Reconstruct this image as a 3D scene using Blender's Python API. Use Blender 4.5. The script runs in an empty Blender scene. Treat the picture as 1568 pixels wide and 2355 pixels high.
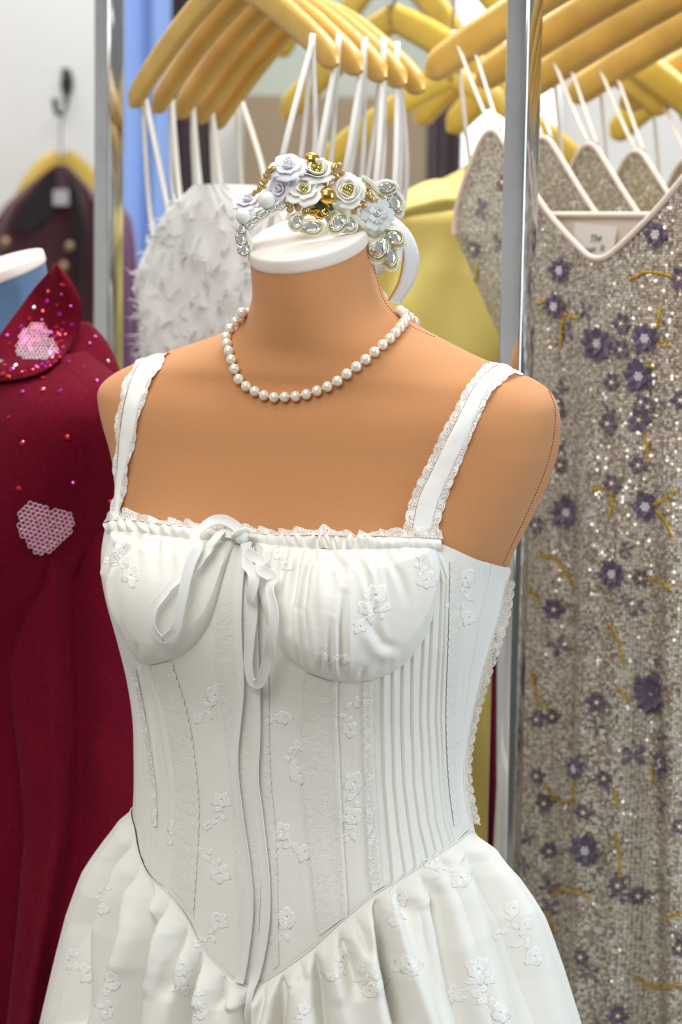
import bpy, bmesh, math, random
import numpy as np
from mathutils import Vector, Matrix
from mathutils.bvhtree import BVHTree
random.seed(7)
RNG = np.random.default_rng(11)
SC = bpy.context.scene
COL = SC.collection
PI = math.pi

# ------------------------------------------------------------------ camera
FPX = 5000.0                                   # focal length in pixels of a 1568-wide frame
CAM = np.array([0.0, -1.85, 1.43])
PITCH, ROLL = math.radians(7.0), math.radians(0.9)
cam_data = bpy.data.cameras.new('camera')
cam_data.sensor_fit = 'HORIZONTAL'
cam_data.sensor_width = 24.0
cam_data.lens = FPX / 1568 * 24.0
cam_data.dof.use_dof = True
cam_data.dof.focus_distance = 1.75
cam_data.dof.aperture_fstop = 5.6
cam_data.clip_start = 0.05
cam = bpy.data.objects.new('camera', cam_data)
COL.objects.link(cam)
CM = Matrix.Translation(Vector(CAM)) @ Matrix.Rotation(PI / 2 - PITCH, 4, 'X') @ Matrix.Rotation(ROLL, 4, 'Z')
cam.matrix_world = CM
SC.camera = cam
CR = np.array(CM.to_3x3())

# ------------------------------------------------------------------ light
SC.view_settings.view_transform = 'Standard'
SC.view_settings.look = 'None'
SC.view_settings.gamma = 1.0
SC.view_settings.use_curve_mapping = False
SC.view_settings.exposure = 0.06
world = bpy.data.worlds.new('shop_ambience')
SC.world = world
world.use_nodes = True
wn = world.node_tree.nodes
wl = world.node_tree.links
wn.clear()
wo = wn.new('ShaderNodeOutputWorld')
wb = wn.new('ShaderNodeBackground')
wg = wn.new('ShaderNodeTexCoord')
wsx = wn.new('ShaderNodeSeparateXYZ')
wr = wn.new('ShaderNodeValToRGB')
wmr = wn.new('ShaderNodeMapRange')
wmr.inputs['From Min'].default_value = -1
wl.new(wg.outputs['Generated'], wsx.inputs[0])
wl.new(wsx.outputs['Z'], wmr.inputs['Value'])
wl.new(wmr.outputs[0], wr.inputs[0])
els = wr.color_ramp.elements
els[0].position = 0.0; els[0].color = (0.20, 0.18, 0.16, 1)
els[1].position = 1.0; els[1].color = (0.95, 0.95, 0.95, 1)
e = els.new(0.45); e.color = (0.30, 0.28, 0.27, 1)
e = els.new(0.62); e.color = (0.70, 0.70, 0.70, 1)
wl.new(wr.outputs[0], wb.inputs[0])
wb.inputs[1].default_value = 0.40
wl.new(wb.outputs[0], wo.inputs[0])

def area(name, loc, target, sx, sy, power, color):
    d = bpy.data.lights.new(name, 'AREA')
    d.shape = 'RECTANGLE'; d.size = sx; d.size_y = sy; d.energy = power; d.color = color
    o = bpy.data.objects.new(name, d); COL.objects.link(o)
    o.location = loc
    o.rotation_euler = (Vector(target) - Vector(loc)).to_track_quat('-Z', 'Y').to_euler()
    return o
area('ceiling_light_front', (-0.75, -1.75, 2.6), (-0.2, -0.2, 1.1), 1.5, 0.8, 23, (1.0, 0.985, 0.95))
area('ceiling_light_middle', (-0.50, -0.45, 2.75), (-0.35, -0.30, 0.0), 1.3, 0.6, 8, (1.0, 0.985, 0.95))
area('ceiling_light_back', (0.3, 0.65, 2.8), (0.25, 0.7, 0.0), 1.3, 0.7, 38, (1.0, 0.985, 0.96))
area('ceiling_light_far', (-0.7, 1.9, 2.8), (-0.7, 2.1, 0.0), 1.3, 0.6, 15, (1.0, 0.985, 0.97))
area('window_daylight', (2.3, -0.9, 1.7), (0.1, 0.0, 1.0), 1.2, 1.8, 36, (0.76, 0.89, 1.0))

# ------------------------------------------------------------------ helpers: pixels <-> world
def proj(P):
    """world points (n,3) -> photo pixels (n,2)"""
    Q = (np.asarray(P, float) - CAM) @ CR
    return np.stack([784 + FPX * Q[..., 0] / -Q[..., 2], 1177.5 - FPX * Q[..., 1] / -Q[..., 2]], -1)
def ray(px, py):
    d = CR @ np.array([(px - 784) / FPX, (1177.5 - py) / FPX, -1.0])
    return d / np.linalg.norm(d)
def W(px, py, Y):
    """the world point seen at a photo pixel, at depth Y"""
    d = ray(px, py)
    return CAM + d * ((Y - CAM[1]) / d[1])
def interp(x, xs, ys):
    return np.interp(x, xs, ys)
def spline(pts, n, closed=False):
    """Catmull-Rom through pts -> n points"""
    P = np.asarray(pts, float)
    m = len(P)
    if m == 2:
        t = np.linspace(0, 1, n)[:, None]
        return P[0] * (1 - t) + P[1] * t
    if closed:
        Q = np.vstack([P[-1], P, P[0], P[1]]); segs = m
    else:
        Q = np.vstack([2 * P[0] - P[1], P, 2 * P[-1] - P[-2]]); segs = m - 1
    L = np.linalg.norm(np.diff(Q[1:segs + 2], axis=0), axis=1)
    c = np.concatenate([[0], np.cumsum(L)])
    s = np.linspace(0, c[-1], n, endpoint=not closed)
    k = np.clip(np.searchsorted(c, s, side='right') - 1, 0, segs - 1)
    t = ((s - c[k]) / np.maximum(L[k], 1e-12))[:, None]
    p0, p1, p2, p3 = Q[k], Q[k + 1], Q[k + 2], Q[k + 3]
    return 0.5 * (2 * p1 + (p2 - p0) * t + (2 * p0 - 5 * p1 + 4 * p2 - p3) * t ** 2 + (3 * p1 - p0 - 3 * p2 + p3) * t ** 3)
def smooth_table(x, xs, ys):
    """C1 interpolation of a table (monotone cubic-ish)"""
    xs = np.asarray(xs, float); ys = np.asarray(ys, float)
    d = np.diff(ys) / np.diff(xs)
    m = np.concatenate([[d[0]], (d[:-1] + d[1:]) / 2, [d[-1]]])
    x = np.clip(np.asarray(x, float), xs[0], xs[-1])
    k = np.clip(np.searchsorted(xs, x, side='right') - 1, 0, len(xs) - 2)
    h = xs[k + 1] - xs[k]; t = (x - xs[k]) / h
    return ((1 + 2 * t) * (1 - t) ** 2 * ys[k] + t * (1 - t) ** 2 * h * m[k] + t * t * (3 - 2 * t) * ys[k + 1] + t * t * (t - 1) * h * m[k + 1])
def sstep(a, b, x):
    t = np.clip((np.asarray(x, float) - a) / (b - a), 0, 1)
    return t * t * (3 - 2 * t)
def vnoise(x, y, seed=0):
    """smooth value noise"""
    x = np.asarray(x, float); y = np.asarray(y, float)
    xi = np.floor(x).astype(int); yi = np.floor(y).astype(int)
    fx = x - xi; fy = y - yi
    fx = fx * fx * (3 - 2 * fx); fy = fy * fy * (3 - 2 * fy)
    def h(a, b):
        n = (a * 374761393 + b * 668265263 + seed * 1442695041) & 0x7fffffff
        n = ((n ^ (n >> 13)) * 1274126177) & 0x7fffffff
        return ((n ^ (n >> 16)) & 0xffff) / 65535.0
    return (h(xi, yi) * (1 - fx) + h(xi + 1, yi) * fx) * (1 - fy) + (h(xi, yi + 1) * (1 - fx) + h(xi + 1, yi + 1) * fx) * fy

# ------------------------------------------------------------------ helpers: objects
def empty(name, loc, label=None, cat=None, group=None, rot=(0, 0, 0)):
    o = bpy.data.objects.new(name, None)
    COL.objects.link(o)
    o.empty_display_size = 0.05
    o.location = loc; o.rotation_euler = rot
    tag(o, label, cat, group)
    return o
def tag(o, label=None, cat=None, group=None, kind=None):
    if label: o['label'] = label
    if cat: o['category'] = cat
    if group: o['group'] = group
    if kind: o['kind'] = kind
    return o
def mesh_obj(name, verts, faces, mat, parent=None, smooth=True, uv=None, attrs=None):
    me = bpy.data.meshes.new(name)
    V = np.asarray(verts, float)
    me.from_pydata(V.tolist() if len(V) < 20000 else V.tolist(), [], faces if isinstance(faces, list) else faces.tolist())
    if uv is not None:
        lay = me.uv_layers.new(name='UVMap')
        idx = np.zeros(len(me.loops), dtype=np.int32)
        me.loops.foreach_get('vertex_index', idx)
        lay.data.foreach_set('uv', np.asarray(uv, np.float32)[idx].ravel())
    if attrs:
        for k, v in attrs.items():
            a = me.attributes.new(k, 'FLOAT', 'POINT')
            a.data.foreach_set('value', np.asarray(v, np.float32))
    if smooth:
        me.polygons.foreach_set('use_smooth', [True] * len(me.polygons))
    if isinstance(mat, (list, tuple)):
        for m in mat: me.materials.append(m)
    else:
        me.materials.append(mat)
    me.update()
    o = bpy.data.objects.new(name, me)
    COL.objects.link(o)
    if parent is not None:
        o.parent = parent
        o.matrix_parent_inverse = parent_inv(parent)
    return o
def parent_inv(p):
    m = Matrix.Identity(4)
    while p is not None:
        m = Matrix.LocRotScale(p.location, p.rotation_euler, p.scale).inverted() if p.parent is None else (p.matrix_parent_inverse @ Matrix.LocRotScale(p.location, p.rotation_euler, p.scale)).inverted() @ m
        if p.parent is None: return m
        return m @ parent_inv(p.parent)
def grid_faces(nr, nc, closed_c=False):
    r = np.arange(nr - 1)[:, None]; c = np.arange(nc if closed_c else nc - 1)[None, :]
    c2 = (c + 1) % nc
    f = np.stack([r * nc + c, r * nc + c2, (r + 1) * nc + c2, (r + 1) * nc + c], -1)
    return f.reshape(-1, 4)
class MB:
    """collects shapes for ONE mesh object"""
    def __init__(s): s.v = []; s.f = []; s.n = 0; s.uv = []
    def add(s, V, F, uv=None):
        V = np.asarray(V, float)
        s.v.append(V); s.f += [tuple(int(i) + s.n for i in f) for f in F]; s.n += len(V)
        s.uv.append(np.asarray(uv, float) if uv is not None else np.zeros((len(V), 2)))
        return s
    def grid(s, P, closed_c=False, flip=False, uv=None):
        P = np.asarray(P, float); nr, nc = P.shape[:2]
        F = grid_faces(nr, nc, closed_c)
        if flip: F = F[:, ::-1]
        return s.add(P.reshape(-1, 3), F, None if uv is None else np.asarray(uv).reshape(-1, 2))
    def tube(s, pts, r, k=8, caps=True, closed=False, flat=1.0, up=None):
        """round tube (flat<1: flattened across 'up')"""
        P = np.asarray(pts, float); n = len(P)
        r = np.broadcast_to(np.asarray(r, float), (n,))
        T = np.roll(P, -1, 0) - np.roll(P, 1, 0) if closed else np.gradient(P, axis=0)
        T = T / np.maximum(np.linalg.norm(T, axis=1, keepdims=True), 1e-12)
        U = np.zeros((n, 3)); u = np.array(up if up is not None else (0, 0, 1.0), float)
        if abs(u @ T[0]) > .95: u = np.array([1.0, 0, 0]) if abs(T[0][0]) < .9 else np.array([0, 1.0, 0])
        for i in range(n):
            if up is not None: u = np.array(up, float)
            w = u - (u @ T[i]) * T[i]
            w /= max(np.linalg.norm(w), 1e-12); U[i] = w; u = w
        Bn = np.cross(T, U)
        a = np.linspace(0, 2 * PI, k, endpoint=False)
        ring = (P[:, None] + (np.cos(a)[None, :, None] * Bn[:, None] + flat * np.sin(a)[None, :, None] * U[:, None]) * r[:, None, None])
        V = ring.reshape(-1, 3)
        F = [tuple(f) for f in grid_faces(n, k, True)]
        if closed:
            F += [((n - 1) * k + i, (n - 1) * k + (i + 1) % k, (i + 1) % k, i) for i in range(k)]
        elif caps:
            F.append(tuple(range(k))[::-1]); F.append(tuple((n - 1) * k + i for i in range(k)))
        return s.add(V, F)
    def box(s, c, d, R=None, bevel=0.0):
        bm = bmesh.new(); bmesh.ops.create_cube(bm, size=1)
        for v in bm.verts: v.co = Vector((v.co.x * d[0], v.co.y * d[1], v.co.z * d[2]))
        if bevel > 0: bmesh.ops.bevel(bm, geom=bm.edges[:], offset=bevel, segments=2, profile=.6, affect='EDGES')
        V = np.array([v.co[:] for v in bm.verts]); bm.verts.index_update()
        F = [tuple(v.index for v in f.verts) for f in bm.faces]; bm.free()
        if R is not None: V = V @ np.asarray(R).T
        return s.add(V + np.asarray(c), F)
    def ball(s, c, r, seg=16, rings=10, R=None):
        th = np.linspace(0, PI, rings + 1)[1:-1]; ph = np.linspace(0, 2 * PI, seg, endpoint=False)
        V = np.stack([np.sin(th)[:, None] * np.cos(ph), np.sin(th)[:, None] * np.sin(ph), np.cos(th)[:, None] * np.ones(seg)], -1).reshape(-1, 3)
        V = np.vstack([V, [[0, 0, 1], [0, 0, -1]]]) * np.asarray(r)
        nr = rings - 1
        F = [tuple(f) for f in grid_faces(nr, seg, True)]
        F += [(nr * seg, i, (i + 1) % seg)[::-1] if False else (nr * seg, i, (i + 1) % seg) for i in range(seg)]
        F += [(nr * seg + 1, (nr - 1) * seg + (i + 1) % seg, (nr - 1) * seg + i) for i in range(seg)]
        if R is not None: V = V @ np.asarray(R).T
        return s.add(V + np.asarray(c), F)
    def build(s, name, mat, parent=None, smooth=True):
        o = mesh_obj(name, np.vstack(s.v), s.f, mat, parent, smooth, uv=np.vstack(s.uv))
        return o
def part(o, parent):
    o.parent = parent; o.matrix_parent_inverse = parent_inv(parent); return o
def copy_tree(o, parent=None):
    c = o.copy(); COL.objects.link(c)
    if parent is not None:
        inv = o.matrix_parent_inverse.copy(); c.parent = parent; c.matrix_parent_inverse = inv
    for ch in list(o.children): copy_tree(ch, c)
    return c
def frame_from(n, up=(0, 0, 1)):
    """rotation whose z axis is n"""
    n = np.asarray(n, float); n = n / np.linalg.norm(n)
    u = np.asarray(up, float); x = np.cross(u, n)
    if np.linalg.norm(x) < 1e-6: x = np.cross((1, 0, 0), n)
    x /= np.linalg.norm(x); y = np.cross(n, x)
    return np.stack([x, y, n], 1)
# ------------------------------------------------------------------ helpers: materials
def new_mat(name):
    m = bpy.data.materials.new(name); m.use_nodes = True
    nt = m.node_tree
    b = nt.nodes['Principled BSDF']
    return m, nt, b
def N(nt, kind, **kw):
    n = nt.nodes.new('ShaderNode' + kind)
    for k, v in kw.items(): setattr(n, k, v)
    return n
def simple(name, color, rough=.6, metal=0.0, sheen=0.0, spec=.5, noise=None, bump=None, weave=None, coat=0.0):
    """noise: (scale, amount) colour variation; bump: (scale, strength, distance)"""
    m, nt, b = new_mat(name)
    L = nt.links
    b.inputs['Base Color'].default_value = (*color, 1)
    b.inputs['Roughness'].default_value = rough
    b.inputs['Metallic'].default_value = metal
    b.inputs['Specular IOR Level'].default_value = spec
    b.inputs['Sheen Weight'].default_value = sheen
    b.inputs['Coat Weight'].default_value = coat
    tc = N(nt, 'TexCoord')
    if noise:
        nz = N(nt, 'TexNoise'); nz.inputs['Scale'].default_value = noise[0]; nz.inputs['Detail'].default_value = 4
        L.new(tc.outputs['Object'], nz.inputs['Vector'])
        mx = N(nt, 'Mix', data_type='RGBA')
        mr = N(nt, 'MapRange'); mr.inputs['From Min'].default_value = .3; mr.inputs['From Max'].default_value = .7
        L.new(nz.outputs['Fac'], mr.inputs['Value'])
        L.new(mr.outputs[0], mx.inputs[0])
        k = noise[1]
        mx.inputs[6].default_value = (*[c * (1 - k) for c in color], 1)
        mx.inputs[7].default_value = (*[min(1, c * (1 + k)) for c in color], 1)
        L.new(mx.outputs[2], b.inputs['Base Color'])
    if bump:
        nz2 = N(nt, 'TexNoise'); nz2.inputs['Scale'].default_value = bump[0]; nz2.inputs['Detail'].default_value = 3
        L.new(tc.outputs['Object'], nz2.inputs['Vector'])
        bp = N(nt, 'Bump'); bp.inputs['Strength'].default_value = bump[1]; bp.inputs['Distance'].default_value = bump[2]
        L.new(nz2.outputs['Fac'], bp.inputs['Height'])
        L.new(bp.outputs[0], b.inputs['Normal'])
    return m
def math_n(nt, op, a, b=None, clamp=False):
    n = N(nt, 'Math', operation=op); n.use_clamp = clamp
    for i, v in enumerate((a, b)):
        if v is None: continue
        if isinstance(v, (int, float)): n.inputs[i].default_value = v
        else: nt.links.new(v, n.inputs[i])
    return n.outputs[0]

M = {}
M['form_fabric'] = simple('tan_jersey', (.56, .262, .112), .85, sheen=.15, spec=.15, noise=(900, .06), bump=(1500, .15, .0004))
M['cap'] = simple('cream_cotton', (.84, .76, .69), .8, spec=.2, bump=(900, .12, .0003))
M['stitch'] = simple('dark_thread', (.03, .012, .006), .7)
M['white_cloth_plain'] = simple('white_cotton', (.84, .825, .775), .7, spec=.25, sheen=.1)
# ------------------------------------------------------------------ the dress form: one lofted body
YAW = math.radians(25)
CT, ST = math.cos(YAW), math.sin(YAW)
FX0 = -0.010                                   # where the form's pole stands (x; y = 0)
LX = np.array([CT, -ST, 0]); FR = np.array([-ST, -CT, 0])      # lateral (to its left) and forward
# photo silhouettes (y, x)
SIL_L = np.array([(540, 570), (625, 577), (680, 581), (706, 576), (735, 562), (760, 538), (775, 515), (795, 450), (815, 385), (840, 305), (862, 258), (885, 230), (905, 222), (950, 228), (1000, 241), (1070, 262), (1130, 268), (1180, 258), (1250, 243), (1310, 239), (1350, 244), (1440, 268), (1510, 290), (1580, 305), (1650, 314), (1750, 316), (1850, 316), (1905, 310), (1960, 300), (2060, 285), (2400, 270)], float)
SIL_R = np.array([(540, 848), (600, 858), (625, 864), (660, 874), (700, 892), (735, 925), (775, 1000), (805, 1060), (835, 1120), (850, 1165), (868, 1220), (895, 1262), (925, 1282), (970, 1290), (1050, 1283), (1140, 1250), (1220, 1208), (1300, 1163), (1420, 1140), (1540, 1104), (1640, 1080), (1700, 1068), (1760, 1064), (1850, 1070), (1905, 1080), (1960, 1095), (2060, 1115), (2400, 1140)], float)
TZ = [.60, .72, .80, .90, .97, 1.05, 1.11, 1.15, 1.20, 1.25, 1.29, 1.318, 1.338, 1.36, 1.40, 1.43]
TB = dict(
    bf=[.125, .125, .122, .112, .100, .104, .122, .124, .100, .085, .075, .064, .060, .057, .057, .057],
    bb=[.120, .120, .112, .092, .080, .078, .080, .078, .072, .068, .064, .060, .058, .056, .056, .056],
    cy=[.025, .025, .025, .026, .026, .024, .022, .020, .016, .012, .010, .010, .013, .018, .026, .030],
    ex=[2.1, 2.1, 2.1, 2.15, 2.2, 2.25, 2.35, 2.5, 2.8, 3.0, 2.9, 2.5, 2.1, 2.0, 2.0, 2.0],
    tl=[0, 0, 0, 0, 0, 0, 0, 0, 1, 2.5, 4.5, 7, 10, 13, 18, 20])
ZR = np.concatenate([np.linspace(.60, 1.26, 130)[:-1], np.linspace(1.26, 1.345, 70)[:-1], np.linspace(1.345, 1.427, 44)])
BF, BB, CY, EX, TL = (smooth_table(ZR, TZ, TB[k]) for k in ('bf', 'bb', 'cy', 'ex', 'tl'))
AW = interp(ZR, [.6, .9, .97, 1.05, 1.15, 1.28, 1.31, 1.335, 1.345, 1.36, 1.41], [.18, .15, .145, .16, .185, .215, .17, .08, .06, .054, .054])
SX = np.zeros_like(ZR)
NU = 360
UU = np.linspace(0, 2 * PI, NU, endpoint=False)        # 0: its left side, pi/2: front
BUST_X, BUST_U = .078, None
def ring_local(i_or, u, off=0.0):
    """lateral, forward, up for ring parameter rows (arrays) and angles u (1-D)"""
    a, bf, bb, cy, ex, tl, z, sx = i_or
    a, bf, bb, cy, ex, tl, z, sx = (np.asarray(v)[:, None] for v in (a, bf, bb, cy, ex, tl, z, sx))
    c, s = np.cos(u)[None, :], np.sin(u)[None, :]
    x = a * np.sign(c) * np.abs(c) ** (2 / ex)
    b = np.where(s > 0, bf, bb)
    f = b * np.sign(s) * np.abs(s) ** (2 / ex)
    # bust: two soft mounds with a shallow valley between
    bz = np.exp(-((z - 1.128) / .046) ** 2)
    g = np.exp(-((np.abs(x) - BUST_X) / .045) ** 2)
    val = np.exp(-(x / .03) ** 2)
    f = f + np.where(s > 0, bz * (.020 * g - .006 * val), 0) * np.clip(s * 2, 0, 1)
    zz = z - f * np.tan(np.radians(tl))
    return x, f + cy, zz, sx
def ring_world(par, u):
    x, f, zz, sx = ring_local(par, u)
    P = x[..., None] * LX + f[..., None] * FR
    P[..., 0] += FX0 + sx
    P[..., 2] += zz
    return P
def pars(): return (AW, BF, BB, CY, EX, TL, ZR, SX)
for it in range(60):
    P = ring_world(pars(), UU)
    q = proj(P)
    il = q[..., 0].argmin(1); ir = q[..., 0].argmax(1); k = np.arange(len(ZR))
    ql, qr = q[k, il], q[k, ir]
    tl_ = interp(ql[:, 1], SIL_L[:, 0], SIL_L[:, 1]); tr_ = interp(qr[:, 1], SIL_R[:, 0], SIL_R[:, 1])
    dw = ((tr_ - tl_) - (qr[:, 0] - ql[:, 0])) / 2 / 2700
    ds = ((tr_ + tl_) / 2 - (qr[:, 0] + ql[:, 0]) / 2) / 2700
    AW = np.clip(AW + .5 * dw, .03, .25); SX = SX + .4 * ds
    ker = np.array([1, 2, 3, 2, 1]) / 9
    for arr in (AW, SX):
        arr[:] = .5 * arr + .5 * np.convolve(np.pad(arr, 2, mode='edge'), ker, mode='valid')
BODY = ring_world(pars(), UU)
for it in range(14):
    BODY[1:-1] = .5 * BODY[1:-1] + .25 * (BODY[2:] + BODY[:-2])
def row_at(z):
    return np.interp(z, ZR, np.arange(len(ZR)))
def body_pt(u, z, off=0.0):
    """point on the body surface at angle u, height parameter z, pushed out by off (arrays of one shape)"""
    u = np.asarray(u, float) % (2 * PI); z = np.asarray(z, float)
    r = np.clip(row_at(z), 0, len(ZR) - 1.001); c = u / (2 * PI) * NU
    r0 = r.astype(int); c0 = np.floor(c).astype(int) % NU; c1 = (c0 + 1) % NU
    fr = (r - r0)[..., None]; fc = (c - np.floor(c))[..., None]
    def lerp(A): return (A[r0, c0] * (1 - fr) + A[r0 + 1, c0] * fr) * (1 - fc) + (A[r0, c1] * (1 - fr) + A[r0 + 1, c1] * fr) * fc
    p = lerp(BODY); n = lerp(BNORM)
    n = n / np.linalg.norm(n, axis=-1, keepdims=True)
    return p + n * np.asarray(off)[..., None], n
du_ = np.roll(BODY, -1, 1) - np.roll(BODY, 1, 1); dz_ = np.gradient(BODY, axis=0)
BNORM = np.cross(du_, dz_)
cen = BODY.mean(1, keepdims=True)
BNORM *= np.sign((BNORM * (BODY - cen)).sum(-1, keepdims=True).mean())
BNORM /= np.maximum(np.linalg.norm(BNORM, axis=-1, keepdims=True), 1e-12)
BQ = proj(BODY)
BVIS = ((BODY - CAM) * BNORM).sum(-1) < 0
def uz(px, py):
    """body parameters (u, z) of the nearest front surface point to a photo pixel"""
    d = (BQ[..., 0] - px) ** 2 + (BQ[..., 1] - py) ** 2
    d = np.where(BVIS, d, 1e12)
    k = d.argmin(); r, c = divmod(k, NU)
    # refine with local derivatives
    r = min(max(r, 1), len(ZR) - 2)
    A = np.stack([(BQ[r, (c + 1) % NU] - BQ[r, (c - 1) % NU]) / 2, (BQ[r + 1, c] - BQ[r - 1, c]) / 2], 1)
    try: s = np.linalg.solve(A, np.array([px, py]) - BQ[r, c])
    except Exception: s = np.zeros(2)
    s = np.clip(s, -.7, .7)
    u = (c + s[0]) / NU * 2 * PI
    z = np.interp(r + s[1], np.arange(len(ZR)), ZR)
    return u, z
BODY_BVH = BVHTree.FromPolygons([Vector(p) for p in BODY.reshape(-1, 3)], [tuple(f) for f in grid_faces(len(ZR), NU, True).tolist()])
def hit(px, py, bvh=None):
    d = ray(px, py)
    h = (bvh or BODY_BVH).ray_cast(Vector(CAM), Vector(d))
    if h[0] is None: return None, None
    n = np.array(h[1]); n = n * (-1 if n @ d > 0 else 1)
    return np.array(h[0]), n

form = empty('dress_form', (FX0, 0, 0), 'tan jersey dress form with a cream neck cap wearing the white corset dress', 'mannequin')
Fb = grid_faces(len(ZR), NU, True)
ROT_OK = True
top_ring = BODY[-1]; bot_ring = BODY[0]
Vb = np.vstack([BODY.reshape(-1, 3), bot_ring.mean(0)[None], top_ring.mean(0)[None]])
nb = len(ZR) * NU
Fl = [tuple(f) for f in Fb.tolist()] + [(i, nb, (i + 1) % NU)[::-1] if False else ((i + 1) % NU, i, nb) for i in range(NU)] + [((len(ZR) - 1) * NU + i, (len(ZR) - 1) * NU + (i + 1) % NU, nb + 1) for i in range(NU)]
body_o = mesh_obj('body', Vb, Fl, M['form_fabric'], form)
# neck cap: a tilted disc with a soft rim
tc = top_ring.mean(0)
capn = np.cross(top_ring[0] - tc, top_ring[90] - tc); capn /= np.linalg.norm(capn); capn *= np.sign(capn[2])
prof = [(1.0, -.001), (1.018, .0003), (1.024, .002), (1.024, .0085), (1.018, .0104), (1.0, .0112), (.97, .0116), (.5, .0118), (.02, .0118)]
CAPG = np.array([[tc + (p - tc) * k + capn * h for p in top_ring] for k, h in prof])
MB().grid(CAPG, True).build('neck_cap', M['cap'], form)
CAP_TOP = tc + capn * .0118
# stand
mb = MB()
mb.tube([(FX0, 0, .03), (FX0, 0, .62)], .016, 16)
mb.build('stand_pole', simple('stand_steel', (.3, .3, .3), .35, 1.0), form)
mb = MB(); mb.ball((FX0, 0, .015), (.19, .19, .015), 40, 8); mb.build('stand_base', simple('stand_base_black', (.03, .03, .03), .5), form)
# ------------------------------------------------------------------ fabrics
def ivory(name, col=(.845, .828, .765), rough=.62, weave=1400, strength=.25, lace=False, holes=False, sheen=.08):
    """ivory cotton crepe; lace: raised net and petals; holes: see-through openwork"""
    m, nt, b = new_mat(name); L = nt.links
    b.inputs['Roughness'].default_value = rough
    b.inputs['Specular IOR Level'].default_value = .3
    b.inputs['Sheen Weight'].default_value = sheen
    b.inputs['Base Color'].default_value = (*col, 1)
    tc = N(nt, 'TexCoord')
    bp = N(nt, 'Bump'); bp.inputs['Distance'].default_value = .0009; bp.inputs['Strength'].default_value = strength
    if not lace:
        mp = N(nt, 'Mapping'); mp.inputs['Scale'].default_value = (1, 1, .35)
        L.new(tc.outputs['Object'], mp.inputs[0])
        nz = N(nt, 'TexNoise'); nz.inputs['Scale'].default_value = weave; nz.inputs['Detail'].default_value = 2
        L.new(mp.outputs[0], nz.inputs['Vector'])
        n2 = N(nt, 'TexNoise'); n2.inputs['Scale'].default_value = 160; n2.inputs['Detail'].default_value = 3
        L.new(mp.outputs[0], n2.inputs['Vector'])
        L.new(math_n(nt, 'ADD', math_n(nt, 'MULTIPLY', nz.outputs['Fac'], .6), n2.outputs['Fac']), bp.inputs['Height'])
    else:
        # UV is in millimetres: a fine net with scattered petals
        uvn = N(nt, 'UVMap')
        v1 = N(nt, 'TexVoronoi', feature='DISTANCE_TO_EDGE'); v1.inputs['Scale'].default_value = .95; v1.inputs['Randomness'].default_value = .45
        L.new(uvn.outputs[0], v1.inputs['Vector'])
        v2 = N(nt, 'TexVoronoi', feature='F1'); v2.inputs['Scale'].default_value = .13; v2.inputs['Randomness'].default_value = .7
        L.new(uvn.outputs[0], v2.inputs['Vector'])
        sub = N(nt, 'VectorMath', operation='SUBTRACT')
        L.new(uvn.outputs[0], sub.inputs[0])
        sc = N(nt, 'VectorMath', operation='SCALE'); sc.inputs['Scale'].default_value = 1.0
        L.new(v2.outputs['Position'], sc.inputs[0]); L.new(sc.outputs[0], sub.inputs[1])
        sx = N(nt, 'SeparateXYZ'); L.new(sub.outputs[0], sx.inputs[0])
        ang = math_n(nt, 'ARCTAN2', sx.outputs['Y'], sx.outputs['X'])
        pet = math_n(nt, 'ADD', math_n(nt, 'MULTIPLY', math_n(nt, 'ABSOLUTE', math_n(nt, 'SINE', math_n(nt, 'MULTIPLY', ang, 2.5))), 1.9), 1.7)
        ln = N(nt, 'VectorMath', operation='LENGTH'); L.new(sub.outputs[0], ln.inputs[0])
        mr = N(nt, 'MapRange'); mr.inputs['From Min'].default_value = .45; mr.inputs['From Max'].default_value = -.25
        L.new(math_n(nt, 'SUBTRACT', ln.outputs['Value'], pet), mr.inputs['Value'])
        net = N(nt, 'MapRange'); net.inputs['From Min'].default_value = .27; net.inputs['From Max'].default_value = .15
        L.new(v1.outputs['Distance'], net.inputs['Value'])
        solid = math_n(nt, 'MAXIMUM', mr.outputs[0], net.outputs[0], True)
        h = math_n(nt, 'ADD', math_n(nt, 'MULTIPLY', mr.outputs[0], 1.0), math_n(nt, 'MULTIPLY', net.outputs[0], .5))
        L.new(h, bp.inputs['Height'])
        if holes:
            tr = N(nt, 'BsdfTransparent'); mix = N(nt, 'MixShader')
            out = nt.nodes['Material Output']
            L.new(solid, mix.inputs[0]); L.new(tr.outputs[0], mix.inputs[1]); L.new(b.outputs[0], mix.inputs[2])
            L.new(mix.outputs[0], out.inputs['Surface'])
        else:
            mx = N(nt, 'Mix', data_type='RGBA')
            mx.inputs[6].default_value = (col[0] * .93, col[1] * .92, col[2] * .88, 1)
            mx.inputs[7].default_value = (*col, 1)
            L.new(solid, mx.inputs[0]); L.new(mx.outputs[2], b.inputs['Base Color'])
    L.new(bp.outputs[0], b.inputs['Normal'])
    return m
M['crepe'] = ivory('ivory_crepe')
M['lace'] = ivory('ivory_lace', lace=True, strength=.4)
M['lace_open'] = ivory('white_openwork_lace', col=(.90, .88, .83), lace=True, holes=True, strength=.4)
M['ribbon'] = ivory('ivory_ribbon', col=(.82, .82, .785), strength=.18)
M['silk'] = ivory('ivory_silk_thread', col=(.90, .89, .85), rough=.24, strength=.15, sheen=0)
M['strap'] = ivory('white_strap_cotton', col=(.90, .885, .85), strength=.2)

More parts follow.
